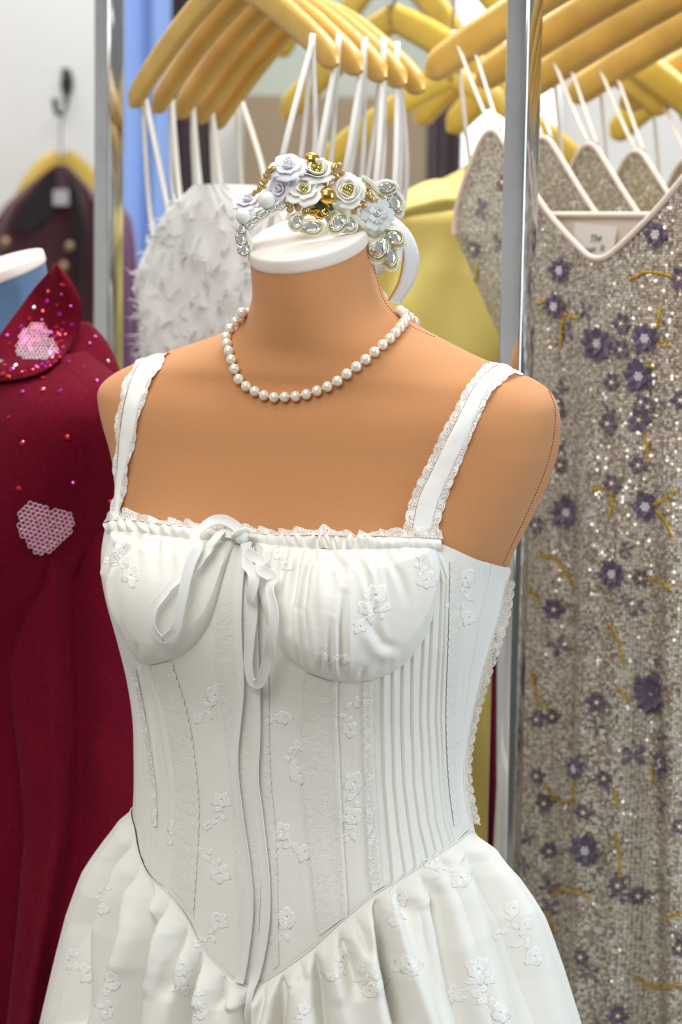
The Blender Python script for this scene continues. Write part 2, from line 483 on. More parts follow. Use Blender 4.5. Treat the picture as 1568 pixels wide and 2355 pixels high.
# ------------------------------------------------------------------ the white corset dress
dress = empty('corset_dress', (FX0, 0, .45), 'ivory corset dress with gathered cups, bow tie and full skirt on the tan form', 'dress')
def seam_table(pts, back, n=4000):
    """closed table z(u) from photo points on the visible front and (u, z) points on the back"""
    L = [uz(*p) for p in pts] + back
    L = sorted((u % (2 * PI), z) for u, z in L)
    us = np.array([a for a, b in L]); zs = np.array([b for a, b in L])
    us = np.concatenate([us - 2 * PI, us, us + 2 * PI]); zs = np.tile(zs, 3)
    uf = np.linspace(0, 2 * PI, n, endpoint=False)
    return uf, smooth_table(uf, us, zs)
NECK = [(258, 1212), (300, 1206), (360, 1216), (430, 1226), (520, 1232), (575, 1236), (640, 1243), (720, 1244), (800, 1246), (900, 1245), (1000, 1248), (1040, 1262), (1085, 1280), (1128, 1294), (1158, 1300)]
WAIST = [(318, 1900), (330, 1958), (350, 2008), (395, 2052), (440, 2112), (470, 2170), (520, 2228), (575, 2264), (600, 2260), (650, 2230), (720, 2178), (780, 2122), (850, 2062), (900, 2030), (950, 1998), (1000, 1962), (1045, 1932), (1072, 1912)]
UF, ZT = seam_table(NECK, [(math.radians(d), 1.150) for d in (330, 300, 270, 240, 215)])
_, ZS = seam_table(WAIST, [(math.radians(d), z) for d, z in ((335, .915), (310, .90), (270, .89), (230, .90), (205, .915))])
def zt(u): return np.interp(np.asarray(u) % (2 * PI), UF, ZT, period=2 * PI)
def zs(u): return np.interp(np.asarray(u) % (2 * PI), UF, ZS, period=2 * PI)
def hitN(px, py, off=0.0):
    """front surface of the form at photo pixels, pushed out by off along smooth normals (arrays)"""
    px = np.asarray(px, float); py = np.asarray(py, float); off = np.broadcast_to(np.asarray(off, float), px.shape)
    out = np.zeros(px.shape + (3,)); nrm = np.zeros(px.shape + (3,))
    it = np.ndindex(px.shape)
    for i in it:
        x, y = px[i], py[i]
        xl = interp(y, SIL_L[:, 0], SIL_L[:, 1]) + 2.0; xr = interp(y, SIL_R[:, 0], SIL_R[:, 1]) - 2.0
        x = min(max(x, xl), xr)
        d = Vector(ray(x, y)); k = 0
        h = BODY_BVH.ray_cast(Vector(CAM), d)
        while h[0] is None and k < 12:
            x += 3 if x < 700 else -3; k += 1
            d = Vector(ray(x, y)); h = BODY_BVH.ray_cast(Vector(CAM), d)
        if h[0] is None: continue
        p = np.array(h[0]); r, c = divmod(h[2], NU)
        rr = [r, r, min(r + 1, len(ZR) - 1), min(r + 1, len(ZR) - 1)]; cc = [c, (c + 1) % NU, c, (c + 1) % NU]
        w = 1 / (np.linalg.norm(BODY[rr, cc] - p, axis=1) ** 2 + 1e-9)
        n = (BNORM[rr, cc] * w[:, None]).sum(0); n /= np.linalg.norm(n)
        out[i] = p + n * off[i]; nrm[i] = n
    return out, nrm
def polydist(px, py, line):
    """distance in photo pixels to a polyline, and the fraction along it"""
    best = np.full(px.shape, 1e9); frac = np.zeros(px.shape)
    L = np.asarray(line, float); cum = np.concatenate([[0], np.cumsum(np.linalg.norm(np.diff(L, axis=0), axis=1))])
    for i in range(len(L) - 1):
        a, b = L[i], L[i + 1]; v = b - a; l2 = v @ v
        t = np.clip(((px - a[0]) * v[0] + (py - a[1]) * v[1]) / l2, 0, 1)
        d = np.hypot(px - a[0] - t * v[0], py - a[1] - t * v[1])
        m = d < best
        best = np.where(m, d, best); frac = np.where(m, (cum[i] + t * (cum[i + 1] - cum[i])) / cum[-1], frac)
    return best, frac
def xline(line, y):
    L = np.asarray(line, float)
    return np.interp(y, L[:, 1], L[:, 0])
PINT = [[(882, 1545), (882, 1650), (885, 1800), (893, 1900), (904, 2020)], [(904, 1530), (905, 1650), (908, 1800), (918, 1910), (934, 2008)],
        [(928, 1505), (925, 1650), (930, 1800), (940, 1880), (957, 1992)], [(950, 1480), (948, 1650), (953, 1800), (966, 1900), (984, 1972)],
        [(976, 1440), (968, 1650), (975, 1800), (986, 1890), (1004, 1962)], [(996, 1380), (985, 1650), (994, 1800), (1004, 1890), (1020, 1950)],
        [(1006, 1285), (1018, 1340), (1003, 1650), (1012, 1800), (1022, 1890), (1037, 1942)], [(1012, 1280), (1028, 1330), (1014, 1650), (1021, 1790), (1032, 1890), (1046, 1936)]]
PINTL = [[(296 + 9 * k * .8, 1560), (316 + 6.5 * k, 1700), (317 + 5.5 * k, 1800), (320 + 5 * k, 1900), (330 + 3 * k, 1960)] for k in range(7)]
SEAMS = [[(330, 1535), (348, 1650), (364, 1794), (360, 1880)], [(345, 1528), (377, 1650), (399, 1793), (399, 1889), (390, 2045)],
         [(778, 1565), (778, 1650), (784, 1790), (790, 1918), (802, 2108)], [(1128, 1296), (1118, 1360), (1100, 1440), (1078, 1560), (1062, 1700)]]
ucols = np.concatenate([np.linspace(math.radians(-40), math.radians(205), 1250), np.linspace(math.radians(206.5), math.radians(318.5), 76)])
NB = 430
tt = np.linspace(0, 1, NB)
ZB = zs(ucols)[None] * (1 - tt[:, None]) + zt(ucols)[None] * tt[:, None]
UB = np.broadcast_to(ucols, ZB.shape)
P0, N0 = body_pt(UB, ZB, np.full(ZB.shape, .0035))
q0 = proj(P0); X0, Y0 = q0[..., 0], q0[..., 1]
face = ((P0 - CAM) * N0).sum(-1) < 0
R0 = np.zeros(ZB.shape)
def tucks(lines, h, x0, y0, y1, wdrop=3.0, rev=1):
    xs_ = np.stack([xline(l, y0) for l in lines], 0)
    out = np.zeros(x0.shape)
    for i in range(len(lines)):
        gap = xs_[i + 1] - xs_[i] if i + 1 < len(lines) else xs_[i] - xs_[i - 1]
        d = (x0 - xs_[i])
        f = np.clip(d / np.maximum(gap, 4), -1, 2)
        top = np.asarray(lines[i])[0][1]
        a = sstep(top - 4, top + 10, y0) * sstep(y1 + 25, y1 - 5, y0)
        prof = np.where(d < 0, sstep(-wdrop - 2, -1.0, d), np.clip(1 - f, 0, 1) ** 1.5)
        out += h * a * prof - .0009 * a * np.exp(-((d + wdrop) / 2.2) ** 2)
    return out
m = face & (X0 > 850) & (X0 < 1075)
R0[m] += tucks(PINT, .0017, X0[m], Y0[m], 2030)
m = face & (X0 < 372) & (Y0 > 1530)
R0[m] += tucks(PINTL, .0010, X0[m], Y0[m], 1985, wdrop=1.6)
for s_ in SEAMS:
    m = face & (np.abs(X0 - xline(s_, Y0)) < 16) & (Y0 > s_[0][1]) & (Y0 < s_[-1][1] + 10)
    d = X0[m] - xline(s_, Y0[m])
    R0[m] += -.0011 * np.exp(-(d / 1.8) ** 2) + .0007 * np.exp(-((d + 8) / 5) ** 2)
R0 += .0010 * (vnoise(X0 / 55, Y0 / 130, 3) - .5) + .0005 * (vnoise(X0 / 20, Y0 / 60, 5) - .5)
PB = P0 + N0 * R0[..., None]
bod = mesh_obj('bodice', PB.reshape(-1, 3), grid_faces(NB, len(ucols), True), M['crepe'], dress)
BOD_BVH = BVHTree.FromPolygons([Vector(p) for p in PB[::2, ::2].reshape(-1, 3)], [tuple(f) for f in grid_faces(PB[::2, ::2].shape[0], PB[::2, ::2].shape[1], True).tolist()])

# ---- gathered cups
def cup(name, top, bot, folds, ns, nt_, bulge, seed, crests=()):
    T = spline(np.array(top, float), ns); B = spline(np.array(bot, float), ns)
    t = np.linspace(0, 1, nt_)[:, None, None]
    Q = T[None] * (1 - t) + B[None] * t
    px, py = Q[..., 0], Q[..., 1]
    tv = np.linspace(0, 1, nt_)[:, None] * np.ones((1, ns)); sv = np.ones((nt_, 1)) * np.linspace(0, 1, ns)[None]
    edge = np.minimum(np.minimum(tv, 1 - tv) * 2.2, np.minimum(sv, 1 - sv) * 5)
    off = .0028 + bulge * np.clip(edge * 2.2, 0, 1) ** .55
    dep = np.zeros(px.shape)
    for line, depth, w in folds:
        d, fr = polydist(px, py, line)
        env = np.sin(np.clip(fr, 0, 1) * PI * .86 + .22)
        dep += -depth * env * np.exp(-(d / w) ** 2) + .38 * depth * env * np.exp(-((d - 1.9 * w) / (1.2 * w)) ** 2)
    for line, hgt, w in crests:
        d, fr = polydist(px, py, line)
        dep += hgt * np.sin(np.clip(fr, 0, 1) * PI * .9 + .15) * np.exp(-(d / w) ** 2)
    # fine gathers fading from the drawstring and from the seam under the cup
    wob = vnoise(px / 40, py / 60, seed) * 18
    gx = np.sin((px + wob) / 5.2 + 2.5 * vnoise(px / 31, 0 * py, seed + 1))
    dep += .0019 * gx * (np.exp(-tv * 5.5) + .6 * np.exp(-(1 - tv) * 9))
    dep += .0016 * (vnoise(px / 46, py / 75, seed + 2) - .5)
    off = off + dep * np.clip(edge * 3, .1, 1)
    P, n = hitN(px, py, np.maximum(off, .0024))
    for _ in range(2):
        P[1:-1, 1:-1] = .5 * P[1:-1, 1:-1] + .125 * (P[2:, 1:-1] + P[:-2, 1:-1] + P[1:-1, 2:] + P[1:-1, :-2])
    return mesh_obj(name, P.reshape(-1, 3), grid_faces(nt_, ns), M['crepe'], dress), P
cr, CUPR = cup('cup', [(588, 1252), (640, 1258), (700, 1262), (760, 1266), (820, 1265), (900, 1260), (960, 1258), (1004, 1262)],
    [(592, 1290), (612, 1395), (650, 1488), (705, 1535), (770, 1560), (840, 1562), (905, 1540), (955, 1492), (985, 1432), (1003, 1350), (1006, 1282)],
    [([(701, 1270), (690, 1371), (684, 1440)], .0045, 7), ([(735, 1262), (716, 1337), (706, 1405), (712, 1470), (720, 1540)], .0062, 7), ([(763, 1262), (778, 1300), (795, 1330)], .005, 10),
     ([(814, 1270), (842, 1337), (858, 1450)], .0026, 7), ([(790, 1375), (782, 1440), (782, 1500), (786, 1553)], .0065, 7), ([(762, 1430), (760, 1500), (766, 1556)], .0045, 5),
     ([(672, 1262), (662, 1320), (655, 1380)], .003, 7), ([(640, 1260), (630, 1300), (622, 1350)], .002, 6), ([(745, 1480), (741, 1520), (742, 1552)], .003, 4), ([(700, 1470), (699, 1530)], .003, 4), ([(830, 1520), (826, 1560)], .003, 5),
     ([(880, 1265), (912, 1330), (925, 1380)], .0016, 9), ([(835, 1420), (870, 1470), (905, 1480)], .002, 9)], 170, 130, .0085, 21,
    crests=[([(818, 1440), (850, 1480), (873, 1497), (910, 1502)], .0022, 13), ([(748, 1290), (745, 1350), (740, 1440)], .003, 11)])
cl, CUPL = cup('cup', [(262, 1222), (330, 1226), (400, 1236), (470, 1244), (520, 1246), (548, 1250)],
    [(250, 1300), (258, 1370), (280, 1440), (306, 1490), (338, 1524), (395, 1512), (450, 1480), (488, 1420), (512, 1345), (534, 1275)],
    [([(292, 1232), (272, 1290), (264, 1345), (268, 1390), (292, 1450), (322, 1515)], .0060, 6), ([(345, 1235), (318, 1270), (290, 1300), (272, 1330)], .003, 7), ([(376, 1236), (374, 1262), (372, 1290)], .003, 7),
     ([(332, 1470), (336, 1500), (342, 1524)], .0035, 5), ([(360, 1500), (366, 1518)], .003, 4), ([(308, 1232), (312, 1250)], .003, 6), ([(430, 1380), (400, 1440), (378, 1500)], .0012, 9)], 140, 120, .0075, 33)

# ---- drawstring casing along the neckline and its lace frill
def px_band(top, bot, ns, nt_):
    T = spline(np.array(top, float), ns); B = spline(np.array(bot, float), ns)
    t = np.linspace(0, 1, nt_)[:, None, None]
    return T[None] * (1 - t) + B[None] * t
CT_ = [(254, 1204), (300, 1198), (360, 1208), (430, 1218), (520, 1224), (575, 1228), (640, 1235), (720, 1236), (800, 1238), (900, 1237), (1012, 1240)]
CB_ = [(260, 1232), (300, 1230), (360, 1236), (430, 1247), (520, 1254), (575, 1258), (640, 1264), (720, 1268), (800, 1271), (900, 1268), (1010, 1268)]
Q = px_band(CT_, CB_, 420, 12)
px, py = Q[..., 0], Q[..., 1]
tv = np.linspace(0, 1, 12)[:, None] * np.ones((1, 420))
gath = .12 + .88 * np.clip(np.exp(-((px - 760) / 90) ** 2) + np.exp(-((px - 330) / 60) ** 2), 0, 1)
off = .0042 + .0038 * np.sin(PI * tv) ** .6 + gath * .0036 * np.sin(px / 3.6 + 5 * vnoise(px / 26, py / 40, 7)) * np.sin(PI * tv) ** .5 + .002 * (vnoise(px / 30, py / 14, 9) - .5)
P, n = hitN(px, py, off)
P[..., 2] += gath * .0007 * np.sin(px / 8.1 + 1.3 + 4 * vnoise(px / 33, 0 * py, 3))
mesh_obj('drawstring_casing', P.reshape(-1, 3), grid_faces(12, 420), M['crepe'], dress)
def lace_strip(name, A, B, mat, off=.0008, n=220, k=14, scA=0, scB=0, pitch=9.0, wave=0.0, parent=None, pin=None, lift=0.0):
    """strip of lace between photo polylines A and B lying on the form; scA / scB: scallop depth in photo pixels at either edge"""
    a = spline(np.array(A, float), n); b = spline(np.array(B, float), n)
    ln = np.concatenate([[0], np.cumsum(np.linalg.norm(np.diff(a, axis=0), axis=1))])
    sc = np.abs(np.sin(ln / pitch * PI / 2)) ** .6
    dirv = (b - a); w = np.linalg.norm(dirv, axis=1, keepdims=True); dirv /= np.maximum(w, 1e-6)
    a = a - dirv * (sc * scA)[:, None]; b = b + dirv * (sc * scB)[:, None]
    t = np.linspace(0, 1, k)[None, :, None]
    Q = a[:, None] * (1 - t) + b[:, None] * t
    offs = off + lift * np.linspace(0, 1, k)[None] + wave * np.sin(ln / 11 + 3 * vnoise(ln / 40, ln * 0, 4))[:, None] * np.linspace(0, 1, k)[None] ** 1.2
    P, nn = hitN(Q[..., 0], Q[..., 1], .0036 + offs)
    for i_ in np.ndindex(P.shape[:2]):
        h = BOD_BVH.ray_cast(Vector(CAM), Vector(ray(*Q[i_])))
        if h[0] is not None: P[i_] = np.array(h[0]) + nn[i_] * offs[i_]
    uv = np.stack([np.linspace(0, 1, k)[None] * w / 2.65, np.broadcast_to(ln[:, None] / 2.65, (n, k))], -1)
    return mesh_obj(name, P.reshape(-1, 3), grid_faces(n, k), mat, parent or dress, uv=uv.reshape(-1, 2))
# frill: stands up from the casing, off the skin
fb = spline(np.array([(250, 1206), (300, 1202), (360, 1212), (430, 1222), (520, 1228), (575, 1232), (640, 1240), (720, 1240), (800, 1242), (900, 1240), (1016, 1240)], float), 500)
hh = 16 + 10 * np.exp(-((fb[:, 0] - 300) / 28) ** 2) + 9 * np.exp(-((fb[:, 0] - 752) / 28) ** 2) + 7 * np.exp(-((fb[:, 0] - 990) / 40) ** 2) - 7 * np.exp(-((fb[:, 0] - 820) / 40) ** 2)
hh += 3.5 * np.abs(np.sin(fb[:, 0] / 9.0)) + 5 * (vnoise(fb[:, 0] / 22, fb[:, 0] * 0, 12) - .5)
t = np.linspace(0, 1, 9)
FQx = fb[:, 0][:, None] + 6 * (vnoise(fb[:, 0] / 16, fb[:, 0] * 0, 17) - .5)[:, None] * t; FQy = fb[:, 1][:, None] - hh[:, None] * t[None]
P, n = hitN(FQx, FQy, .007 + .004 * np.sin(fb[:, 0] / 7 + 4 * vnoise(fb[:, 0] / 30, fb[:, 0] * 0, 19))[:, None] * t[None] - .003 * t[None])
lnf = np.concatenate([[0], np.cumsum(np.linalg.norm(np.diff(fb, axis=0), axis=1))])
mesh_obj('neckline_lace', P.reshape(-1, 3), grid_faces(500, 9), M['lace_open'], dress, uv=np.stack([hh[:, None] * t[None] / 2.65, lnf[:, None] / 2.65 * np.ones((1, 9))], -1).reshape(-1, 2))

# ---- lace panels let into the bodice
lace_strip('lace_panel', [(347, 1530), (380, 1650), (402, 1793), (402, 1889), (394, 2040)], [(392, 1520), (431, 1650), (452, 1793), (456, 1905), (444, 2105)], M['lace'], scB=4)
lace_strip('lace_panel', [(528, 1290), (505, 1400), (500, 1540), (517, 1650), (533, 1803), (543, 1969), (556, 2195)], [(548, 1262), (560, 1300), (575, 1400), (577, 1540), (590, 1650), (597, 1803), (602, 1969), (592, 2240)], M['lace'], scA=4)
lace_strip('lace_panel', [(705, 1548), (698, 1650), (700, 1793), (718, 1985), (736, 2150)], [(776, 1572), (776, 1650), (782, 1790), (788, 1918), (800, 2104)], M['lace'], scA=4)
lace_strip('lace_panel', [(606, 1420), (606, 1650), (610, 1800), (622, 1937), (628, 2230)], [(618, 1440), (618, 1650), (622, 1800), (634, 1937), (640, 2220)], M['lace'], k=6, scB=3)
lace_strip('lace_edging', [(838, 1566), (838, 1650), (842, 1800), (852, 2000), (860, 2050)], [(858, 1564), (858, 1650), (863, 1800), (876, 2000), (882, 2036)], M['lace_open'], off=.0016, scA=4, k=8)
lace_strip('lace_edging', [(302, 1530), (328, 1650), (344, 1750), (356, 1830), (358, 1900)], [(314, 1530), (338, 1650), (354, 1750), (363, 1830), (364, 1900)], M['lace_open'], off=.0016, scA=4, k=6)
lace_strip('lace_panel', [(1036, 1290), (1032, 1450), (1026, 1650), (1032, 1800), (1044, 1900)], [(1056, 1296), (1054, 1450), (1042, 1650), (1046, 1800), (1054, 1890)], M['lace'], scA=2, scB=3, k=8)
# scalloped lace along the back opening: stands off the side silhouette
ev = spline(np.array([(1160, 1330), (1146, 1400), (1126, 1470), (1104, 1545), (1085, 1630), (1072, 1700), (1064, 1770), (1068, 1840), (1078, 1895)], float), 260)
E0, EN = hitN(ev[:, 0] - 6, ev[:, 1], .004)
ln = np.concatenate([[0], np.cumsum(np.linalg.norm(np.diff(E0, axis=0), axis=1))])
side = LX * .8 + np.array([.35, .1, 0]); side /= np.linalg.norm(side)
wl_ = .0055 + .0022 * np.abs(np.sin(ln / .0042 * PI / 2)) ** .6 + .002 * np.sin(ln / .03)
tcol = np.linspace(0, 1, 10)
Pl = E0[:, None] + side * (wl_[:, None] * tcol[None])[..., None] + np.array([0, -.002, 0]) * tcol[None, :, None]
mesh_obj('lace_edging', Pl.reshape(-1, 3), grid_faces(260, 10), M['lace_open'], dress, uv=np.stack([wl_[:, None] * tcol[None] * 1000, ln[:, None] * 1000 * np.ones((1, 10))], -1).reshape(-1, 2))
# ---- shoulder straps with lace on both edges
def near_body(p, off):
    h = BODY_BVH.find_nearest(Vector(p))
    n = np.array(h[1]); r, c = divmod(h[2], NU); n = BNORM[min(r, len(ZR) - 1), c]
    return np.array(h[0]) + n * off
def strap(La, Fa, Fb, Lb, back):
    """photo polylines: outer lace edge, fabric edges, inner lace edge (bottom to crest); back: world points down the back"""
    n = 150
    st = empty('strap', (0, 0, 0)); part(st, dress)
    ed = [spline(np.array(l, float), n) for l in (La, Fa, Fb, Lb)]
    def ext(pts):  # crest and over to the back
        P, _ = hitN(pts[:, 0], pts[:, 1], .0022)
        return P
    E = [ext(x) for x in ed]
    tail = []
    for e_ in E:
        p0 = e_[-1]; mid = (E[1][-1] + E[2][-1]) / 2; d = p0 - mid
        tail.append(np.array([near_body(b + d * .8, .0025) for b in back]))
    full = [np.vstack([e_, spline(np.vstack([e_[-1:], t_]), 60)[1:]]) for e_, t_ in zip(E, tail)]
    nn = len(full[0])
    for f in full:
        for _ in range(6): f[1:-1] = .5 * f[1:-1] + .25 * (f[2:] + f[:-2])
    def nrm(f): return np.array([BNORM[min(divmod(h[2], NU)[0], len(ZR) - 1), divmod(h[2], NU)[1]] for h in (BODY_BVH.find_nearest(Vector(p)) for p in f)])
    nm = nrm((full[1] + full[2]) / 2)
    t = np.linspace(0, 1, 9)
    G = full[1][:, None] * (1 - t[None, :, None]) + full[2][:, None] * t[None, :, None] + nm[:, None] * (.0022 * np.sin(PI * t) ** .5)[None, :, None]
    G = G + nm[:, None] * (.0006 * (vnoise(np.arange(nn)[:, None] / 9, t[None] * 3, 3) - .5))[..., None]
    mesh_obj('strap_band', G.reshape(-1, 3), grid_faces(nn, 9), M['strap'], st)
    for o_, i_ in ((full[0], full[1]), (full[3], full[2])):
        ln = np.concatenate([[0], np.cumsum(np.linalg.norm(np.diff(i_, axis=0), axis=1))])
        w = np.linalg.norm(o_ - i_, axis=1)
        sc = 1 + .28 * (np.abs(np.sin(ln / .0048 * PI / 2)) ** .6 - .5)
        tq = np.linspace(0, 1, 8)
        Gq = i_[:, None] + (o_ - i_)[:, None] * (tq[None] * sc[:, None])[..., None] + nm[:, None] * (.0016 * np.sin(ln / .006)[:, None] * tq[None] ** 2)[..., None] + nm[:, None] * .0006
        uvq = np.stack([w[:, None] * tq[None] * 1000, ln[:, None] * 1000 * np.ones((1, 8))], -1)
        mesh_obj('strap_lace', Gq.reshape(-1, 3), grid_faces(nn, 8), M['lace_open'], st, uv=uvq.reshape(-1, 2))
    return st
def loc(xl, f, z): return LX * xl + FR * f + np.array([FX0, 0, z])
strap([(928, 1228), (945, 1150), (978, 1080), (1008, 1016), (1040, 955), (1066, 908), (1090, 870), (1122, 842), (1150, 836)],
      [(946, 1230), (963, 1150), (996, 1080), (1027, 1016), (1058, 955), (1082, 908), (1106, 874), (1134, 850), (1160, 842)],
      [(988, 1232), (1010, 1150), (1040, 1080), (1071, 1016), (1096, 955), (1116, 911), (1140, 880), (1168, 860), (1196, 853)],
      [(1002, 1234), (1026, 1150), (1054, 1080), (1080, 1016), (1106, 955), (1126, 914), (1150, 886), (1180, 868), (1215, 862)],
      [loc(.165, -.03, 1.315), loc(.16, -.06, 1.29), loc(.15, -.07, 1.24), loc(.14, -.07, 1.19), loc(.135, -.07, 1.15)])
strap([(262, 1195), (268, 1110), (271, 1000), (278, 930), (292, 880), (310, 846), (326, 830)],
      [(264, 1195), (273, 1110), (280, 1000), (290, 930), (304, 880), (322, 842), (338, 824)],
      [(276, 1195), (286, 1110), (309, 1000), (323, 930), (342, 880), (362, 838), (374, 819)],
      [(284, 1195), (296, 1110), (317, 1000), (333, 930), (352, 884), (374, 842), (388, 817)],
      [loc(-.155, -.03, 1.315), loc(-.15, -.06, 1.29), loc(-.14, -.07, 1.24), loc(-.135, -.07, 1.19), loc(-.13, -.07, 1.15)])

# ---- skirt gathered into the pointed waist seam
ucs = np.concatenate([np.linspace(math.radians(-60), math.radians(228), 1100), np.linspace(math.radians(230), math.radians(298), 60)])
NS = 230
tv = np.linspace(0, 1, NS) ** 1.35
ZBOT = .46
top, tn = body_pt(ucs, zs(ucs), np.full(ucs.shape, .0042))
lat = (top - np.array([FX0, 0, 0])) @ LX; fw = (top - np.array([FX0, 0, 0])) @ FR
er = LX * (np.cos(ucs) * 1.0)[:, None] + FR * (np.sin(ucs) * .92)[:, None]; er /= np.linalg.norm(er, axis=1, keepdims=True)
drop = tv[:, None] * (top[None, :, 2] - ZBOT)                       # metres below the seam
prof_x = [0, .012, .03, .06, .10, .14, .19, .26, .36, .5]
rad_side = interp(drop, prof_x, [.0, .013, .028, .048, .066, .083, .103, .128, .160, .20])
rad_left = interp(drop, prof_x, [.0, .010, .022, .040, .056, .068, .082, .100, .125, .16])
rad_front = interp(drop, prof_x, [.0, .010, .018, .026, .034, .042, .052, .068, .095, .13])
cu = np.cos(ucs)[None]
wr_ = np.clip(cu, 0, 1) ** 1.3; wl2 = np.clip(-cu, 0, 1) ** 1.3; wf = np.clip(1 - wr_ - wl2, 0, 1)
RAD = rad_side * wr_ + rad_left * wl2 + rad_front * wf
SK0 = top[None] + er[None] * RAD[..., None]
SK0[..., 2] = top[None, :, 2] - drop
# folds: valleys follow lines seen in the photograph (top and bottom pixel), then soft ridges between them
sq = proj(SK0)
VAL = [([(318, 1905), (262, 1990), (205, 2130), (168, 2355)], .012, 9), ([(332, 1962), (300, 2030), (255, 2160), (190, 2355)], .010, 9), ([(346, 2000), (344, 2060), (340, 2160), (318, 2290), (300, 2400)], .022, 9), ([(392, 2050), (372, 2110), (356, 2180), (340, 2260)], .012, 8),
       ([(440, 2112), (418, 2160), (404, 2220), (395, 2300)], .009, 8), ([(466, 2168), (455, 2210), (438, 2290), (420, 2400)], .018, 8), ([(520, 2228), (512, 2262), (506, 2320)], .012, 7), ([(575, 2265), (570, 2300), (560, 2400)], .016, 8), ([(612, 2262), (606, 2310), (590, 2400)], .010, 7),
       ([(648, 2232), (650, 2290), (640, 2400)], .016, 8), ([(722, 2180), (736, 2260), (752, 2400)], .016, 9), ([(690, 2205), (700, 2260)], .008, 7), ([(775, 2128), (800, 2200), (830, 2300)], .009, 9), ([(864, 2062), (874, 2130), (890, 2220), (930, 2380)], .026, 10),
       ([(812, 2098), (830, 2140), (845, 2200)], .007, 8), ([(905, 2030), (925, 2075), (950, 2110)], .006, 9), ([(955, 1998), (1000, 2060), (1020, 2150), (1050, 2300), (1080, 2400)], .012, 13), ([(1010, 1968), (1030, 1998)], .009, 6), ([(1048, 1935), (1100, 1990), (1150, 2100), (1200, 2260), (1230, 2400)], .010, 14)]
fo = np.zeros(SK0.shape[:2])
fs = ((SK0 - CAM) * er[None]).sum(-1) < .12
for line, dep, w in VAL:
    d, fr = polydist(sq[..., 0], sq[..., 1], line)
    gap = sq[..., 0]
    env = np.clip(.25 + fr * 3, 0, 1) * sstep(1.02, .80, fr) if line[-1][1] < 2330 else np.clip(.25 + fr * 3, 0, 1)
    ww = w * (1 + 1.0 * fr)
    fo += np.where(fs, 1.35 * -dep * env * np.exp(-(d / ww) ** 1.6) + .45 * dep * env * np.exp(-((d - 2.6 * ww) / (1.8 * ww)) ** 2), 0)
# tight gathers right under the seam
arc = np.concatenate([[0], np.cumsum(np.linalg.norm(np.diff(top, axis=0), axis=1))])
gph = arc / .0062 + 3.2 * vnoise(arc / .02, arc * 0, 41)
fo += (.0046 * (.35 + .65 * np.abs(np.sin(gph * .5)))[None] + .0016 * np.sin(gph * 1.7 + 1)[None]) * np.exp(-drop / .028) * sstep(-.001, .004, drop)
rid = np.abs(np.sin(np.degrees(ucs)[None] / 5.2 + 2.2 * vnoise(np.degrees(ucs)[None] / 22, drop / .3, 47)))
fo += .0075 * (rid ** .8 - .6) * sstep(.004, .05, drop) * (.4 + .9 * vnoise(np.degrees(ucs)[None] / 18 + 0 * drop, drop / .6, 48))
fo += .014 * (vnoise(np.degrees(ucs)[None] / 16 + 0 * drop, drop / .25, 43) - .5) * sstep(0, .08, drop)
fo += .0025 * (vnoise(np.degrees(ucs)[None] / 4.5 + 0 * drop, drop / .16, 44) - .5) * sstep(0, .03, drop)
fo *= sstep(0, .014, drop)
fo = np.maximum(fo, -.72 * RAD - .0004)
SK = SK0 + er[None] * fo[..., None]
skirt_o = mesh_obj('skirt', SK.reshape(-1, 3), grid_faces(NS, len(ucs), True), M['crepe'], dress)
SK_BVH = BVHTree.FromPolygons([Vector(p) for p in SK.reshape(-1, 3)], [tuple(f) for f in grid_faces(NS, len(ucs), True).tolist()])
# waist seam cord
sp, sn = body_pt(ucs[:1100], zs(ucs[:1100]), np.full(1100, .0050))
MB().tube(sp[::3], .0006, 6).build('waist_seam', M['ribbon'], dress)

# ---- everything on the front together, for what lies on it
def bvh_of(grids):
    vs, fs_ = [], []; o = 0
    for g, cl_ in grids:
        vs += [Vector(p) for p in g.reshape(-1, 3)]
        fs_ += [tuple(int(i) + o for i in f) for f in grid_faces(g.shape[0], g.shape[1], cl_)]; o += g.shape[0] * g.shape[1]
    return BVHTree.FromPolygons(vs, fs_)
FRONT_BVH = bvh_of([(PB[::2, ::2], True), (CUPR, False), (CUPL, False), (SK[::2, ::2], True), (BODY, True)])
def on_front(pts, off):
    """world points and normals on the dress under photo points"""
    P, Nn = [], []
    for i, (x, y) in enumerate(pts):
        d = ray(x, y); h = FRONT_BVH.ray_cast(Vector(CAM), Vector(d))
        if h[0] is None:
            P.append(P[-1] if P else W(x, y, -.1)); Nn.append(Nn[-1] if Nn else np.array([0, -1, 0])); continue
        n = np.array(h[1]); n *= -np.sign(n @ d)
        P.append(np.array(h[0]) + n * (off[i] if np.ndim(off) else off)); Nn.append(n)
    return np.array(P), np.array(Nn)
